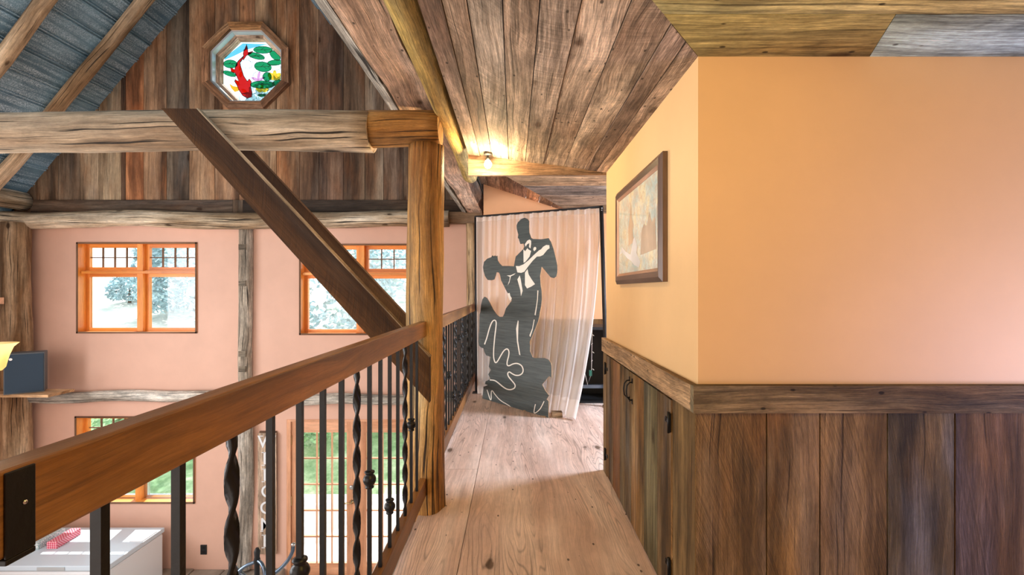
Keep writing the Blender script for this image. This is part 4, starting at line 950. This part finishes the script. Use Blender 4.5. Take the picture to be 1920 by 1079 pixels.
mb = MB(); mb.lathe((-6.38, 6.0175, sz_+.475), [(.018, 0), (.016, -.003)], 16, 'y'); spin(mb).build('badge', M['silver'], gr_)
# chandelier with amber shade at the left edge
ch = thing('chandelier', 'chandelier with amber glass bell shade, cut by the left edge', 'chandelier', (-4.3, 3.5, CH+.2))
mb = MB(); mb.tube([(-4.3, 3.5, roofz(-4.3)-.02), (-4.3, 3.5, CH-.55)], .012, 8); mb.build('stem', M['brass'], ch)
mb = MB(); P_ = []
for i in range(13):
    f = i/12; P_.append(Vector((-4.3+.53*f, 3.5, CH-.50-.17*math.sin(f*PI)-.10*f)))
mb.tube(P_, .009, 8); mb.build('arm', M['brass'], ch)
t = NT('amber_glass'); d1 = t.n('ShaderNodeBsdfTranslucent'); d1.inputs[0].default_value = (1, .72, .30, 1); em = t.n('ShaderNodeEmission'); em.inputs[0].default_value = (1, .70, .28, 1); em.inputs[1].default_value = 1.0
mx = t.n('ShaderNodeMixShader'); mx.inputs[0].default_value = .5; t.L(d1.outputs[0], mx.inputs[1]); t.L(em.outputs[0], mx.inputs[2]); t.L(mx.outputs[0], t.out.inputs[0])
mb = MB(); mb.lathe((-3.765, 3.5, CH-.46), [(.025, -.125), (.045, -.10), (.055, -.05), (.065, -.01), (.085, .045), (.115, .075)], 24)
mb.f.pop(); [mb.uv.pop() for _ in range(24)]; mb.r.pop(); mb.t.pop(); mb.m.pop(); mb.sm.pop()
mb.build('lamp_shade', t.m, ch)
mb = MB(); mb.lathe((-3.765, 3.5, CH-.44), [(.01, -.06), (.025, -.03), (.028, 0), (.015, .03), (0, .04)], 12); mb.build('light_bulb', emis('warm_bulb', (1, .8, .5), 6), ch)
# left wall: grey drape and wooden peg bracket
mb = MB(); prev = None
for i in range(25):
    y = 6.0+.42*i/24; x = -6.93+.022*math.sin(i*1.3); q = (Vector((x, y, CH-.55)), Vector((x, y, CH+.85)))
    if prev: mb.prism([prev[0], q[0], q[1], prev[1]], (-.006, 0, 0), smooth=False)
    prev = q
tag(mb.build('wall_drape', plain('grey_blue_cloth', (.30, .36, .42), .8)), 'grey blue drape on the left wall beside the corner post', 'curtain')
mb = MB(); mb.box((-6.96, 6.10, CH-.175), (-6.58, 6.20, CH-.09), rnd=.2); tag(mb.build('wall_bracket', M['door'], bevel=.003), 'orange wooden bracket sticking out of the left wall above the speaker', 'bracket')
# coat stand on the ground floor
cs = thing('coat_stand', 'dark coat stand with curved blue steel arms standing on the ground floor', 'coat stand', (-2.28, 4.3, CH-4.0))
bx_ = at(482, 1050, 4.3).x; zt = at(482, 1028, 4.3).z
mb = MB(); mb.lathe((bx_, 4.3, CH-4.0), [(.16, 0), (.16, .02), (.03, .05), (.022, .10), (.022, zt-CH+4.0-.14), (.03, zt-CH+4.0-.12), (.022, zt-CH+4.0-.08), (.026, zt-CH+4.0-.03), (.012, zt-CH+4.0)], 14); mb.build('pole', M['black'], cs)
zr = zt-.24
def arm(pts, end):
    mb = MB(); P_ = [Vector((bx_+a, 4.3+b, zr+c)) for a, b, c in pts]
    for _ in range(2):
        q = [P_[0]]
        for s_, e_ in zip(P_[:-1], P_[1:]): q += [s_.lerp(e_, .25), s_.lerp(e_, .75)]
        P_ = q+[P_[-1]]
    mb.tube(P_, .016, 8); a_ = mb.build('arm', M['tube'], cs)
    k = MB(); k.lathe(P_[-1], [(0, -.02), (.016, -.012), (.022, 0), (.016, .012), (0, .02)], 10); k.build('ball_tip', M['silver'], a_)
arm([(0, 0, -.05), (.15, 0, .0), (.26, 0, .10), (.32, 0, .20), (.325, 0, .27)], 1)
arm([(0, 0, -.12), (-.10, 0, -.02), (-.18, 0, .04), (-.22, 0, .10)], 1)
arm([(0, 0, .12), (-.12, -.02, .08), (-.2, -.04, -.02), (-.24, -.05, -.12)], 1)
arm([(0, 0, .13), (.08, -.05, .12), (.12, -.08, .0), (.02, -.10, -.10)], 1)

# ================================================================== OUTDOORS
mb = MB(); mb.box((-8, YW+TH+.001, CH-4.15), (3, 9.6, CH-4.05)); tag(mb.build('patio', M['patio']), None, None, None, 'structure')
mb = MB(); NX, NY = 60, 60; Hh = []
for j in range(NY+1):
    y = 9.5+(52-9.5)*j/NY; Hh.append([Vector((-50+70*i/NX, y, CH-4.06+.30*(y-9.5)+(.35*noise.noise(Vector(((-50+70*i/NX)*.25, y*.25, 0))) if j else 0))) for i in range(NX+1)])
for j in range(NY):
    for i in range(NX): mb.poly([Hh[j][i], Hh[j][i+1], Hh[j+1][i+1], Hh[j+1][i]], smooth=True)
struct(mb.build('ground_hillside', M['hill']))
def gz(x, y): return CH-4.06+.30*(y-9.5)
def tree(name, x, y, h, r, mat, label, conif=True, n=2600, s=.16, grp=None):
    root = thing(name, label, 'tree' if conif or h > 2 else 'bush', (x, y, gz(x, y)-.1), grp)
    mb = MB(); mb.tube([(x, y, gz(x, y)-.1), (x, y, gz(x, y)+h*.55)], [.05*r+.03, .02], 7); mb.build('trunk', M['trunk'], root)
    mb = MB()
    for i in range(n):
        f = random.random(); zz = h*(.02+.98*f)
        if conif: R_ = r*(1-f)**.8*(.55+.5*random.random()**.5)*(1+.25*math.sin(f*40))
        else: R_ = r*math.sqrt(max(0, 1-(2*(.22+.78*f)-1)**2))*(.6+.45*random.random())
        a = rr(0, 2*PI); c_ = Vector((x+R_*math.cos(a), y+R_*math.sin(a), gz(x, y)+zz)); u = Vector((rr(-1, 1), rr(-1, 1), rr(-.6, .6))).normalized()*s*rr(.5, 1.3); v = u.orthogonal().normalized()*s*rr(.3, .6); v.rotate(Matrix.Rotation(rr(0, PI), 3, u))
        mb.poly([c_-u, c_+v, c_+u, c_-v])
    mb.build('foliage', mat, root, merge=False)
G_ = 'trees and bushes on the hillside'
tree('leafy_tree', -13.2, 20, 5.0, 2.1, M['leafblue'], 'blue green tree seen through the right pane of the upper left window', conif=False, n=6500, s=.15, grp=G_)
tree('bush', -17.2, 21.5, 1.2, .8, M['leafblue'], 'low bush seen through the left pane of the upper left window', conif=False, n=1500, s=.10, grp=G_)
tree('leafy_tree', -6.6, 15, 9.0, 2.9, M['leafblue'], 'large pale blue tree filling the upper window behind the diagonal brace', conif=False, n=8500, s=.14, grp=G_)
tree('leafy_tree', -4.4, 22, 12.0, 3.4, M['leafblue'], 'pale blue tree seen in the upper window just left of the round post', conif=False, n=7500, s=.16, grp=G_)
tree('leafy_bush', -5.2, 11.3, 1.5, 1.0, M['leaf'], 'green bush seen through the left leaf of the glazed doors', conif=False, n=1800, s=.09, grp=G_)
tree('leafy_bush', -2.6, 12.2, 1.5, 1.2, M['leaf'], 'green bush seen through the right leaf of the glazed doors', conif=False, n=1800, s=.09, grp=G_)
tree('leafy_bush', -10.2, 12.4, 2.0, 1.5, M['leaf'], 'green bush seen through the lower left window', conif=False, n=1800, s=.10, grp=G_)
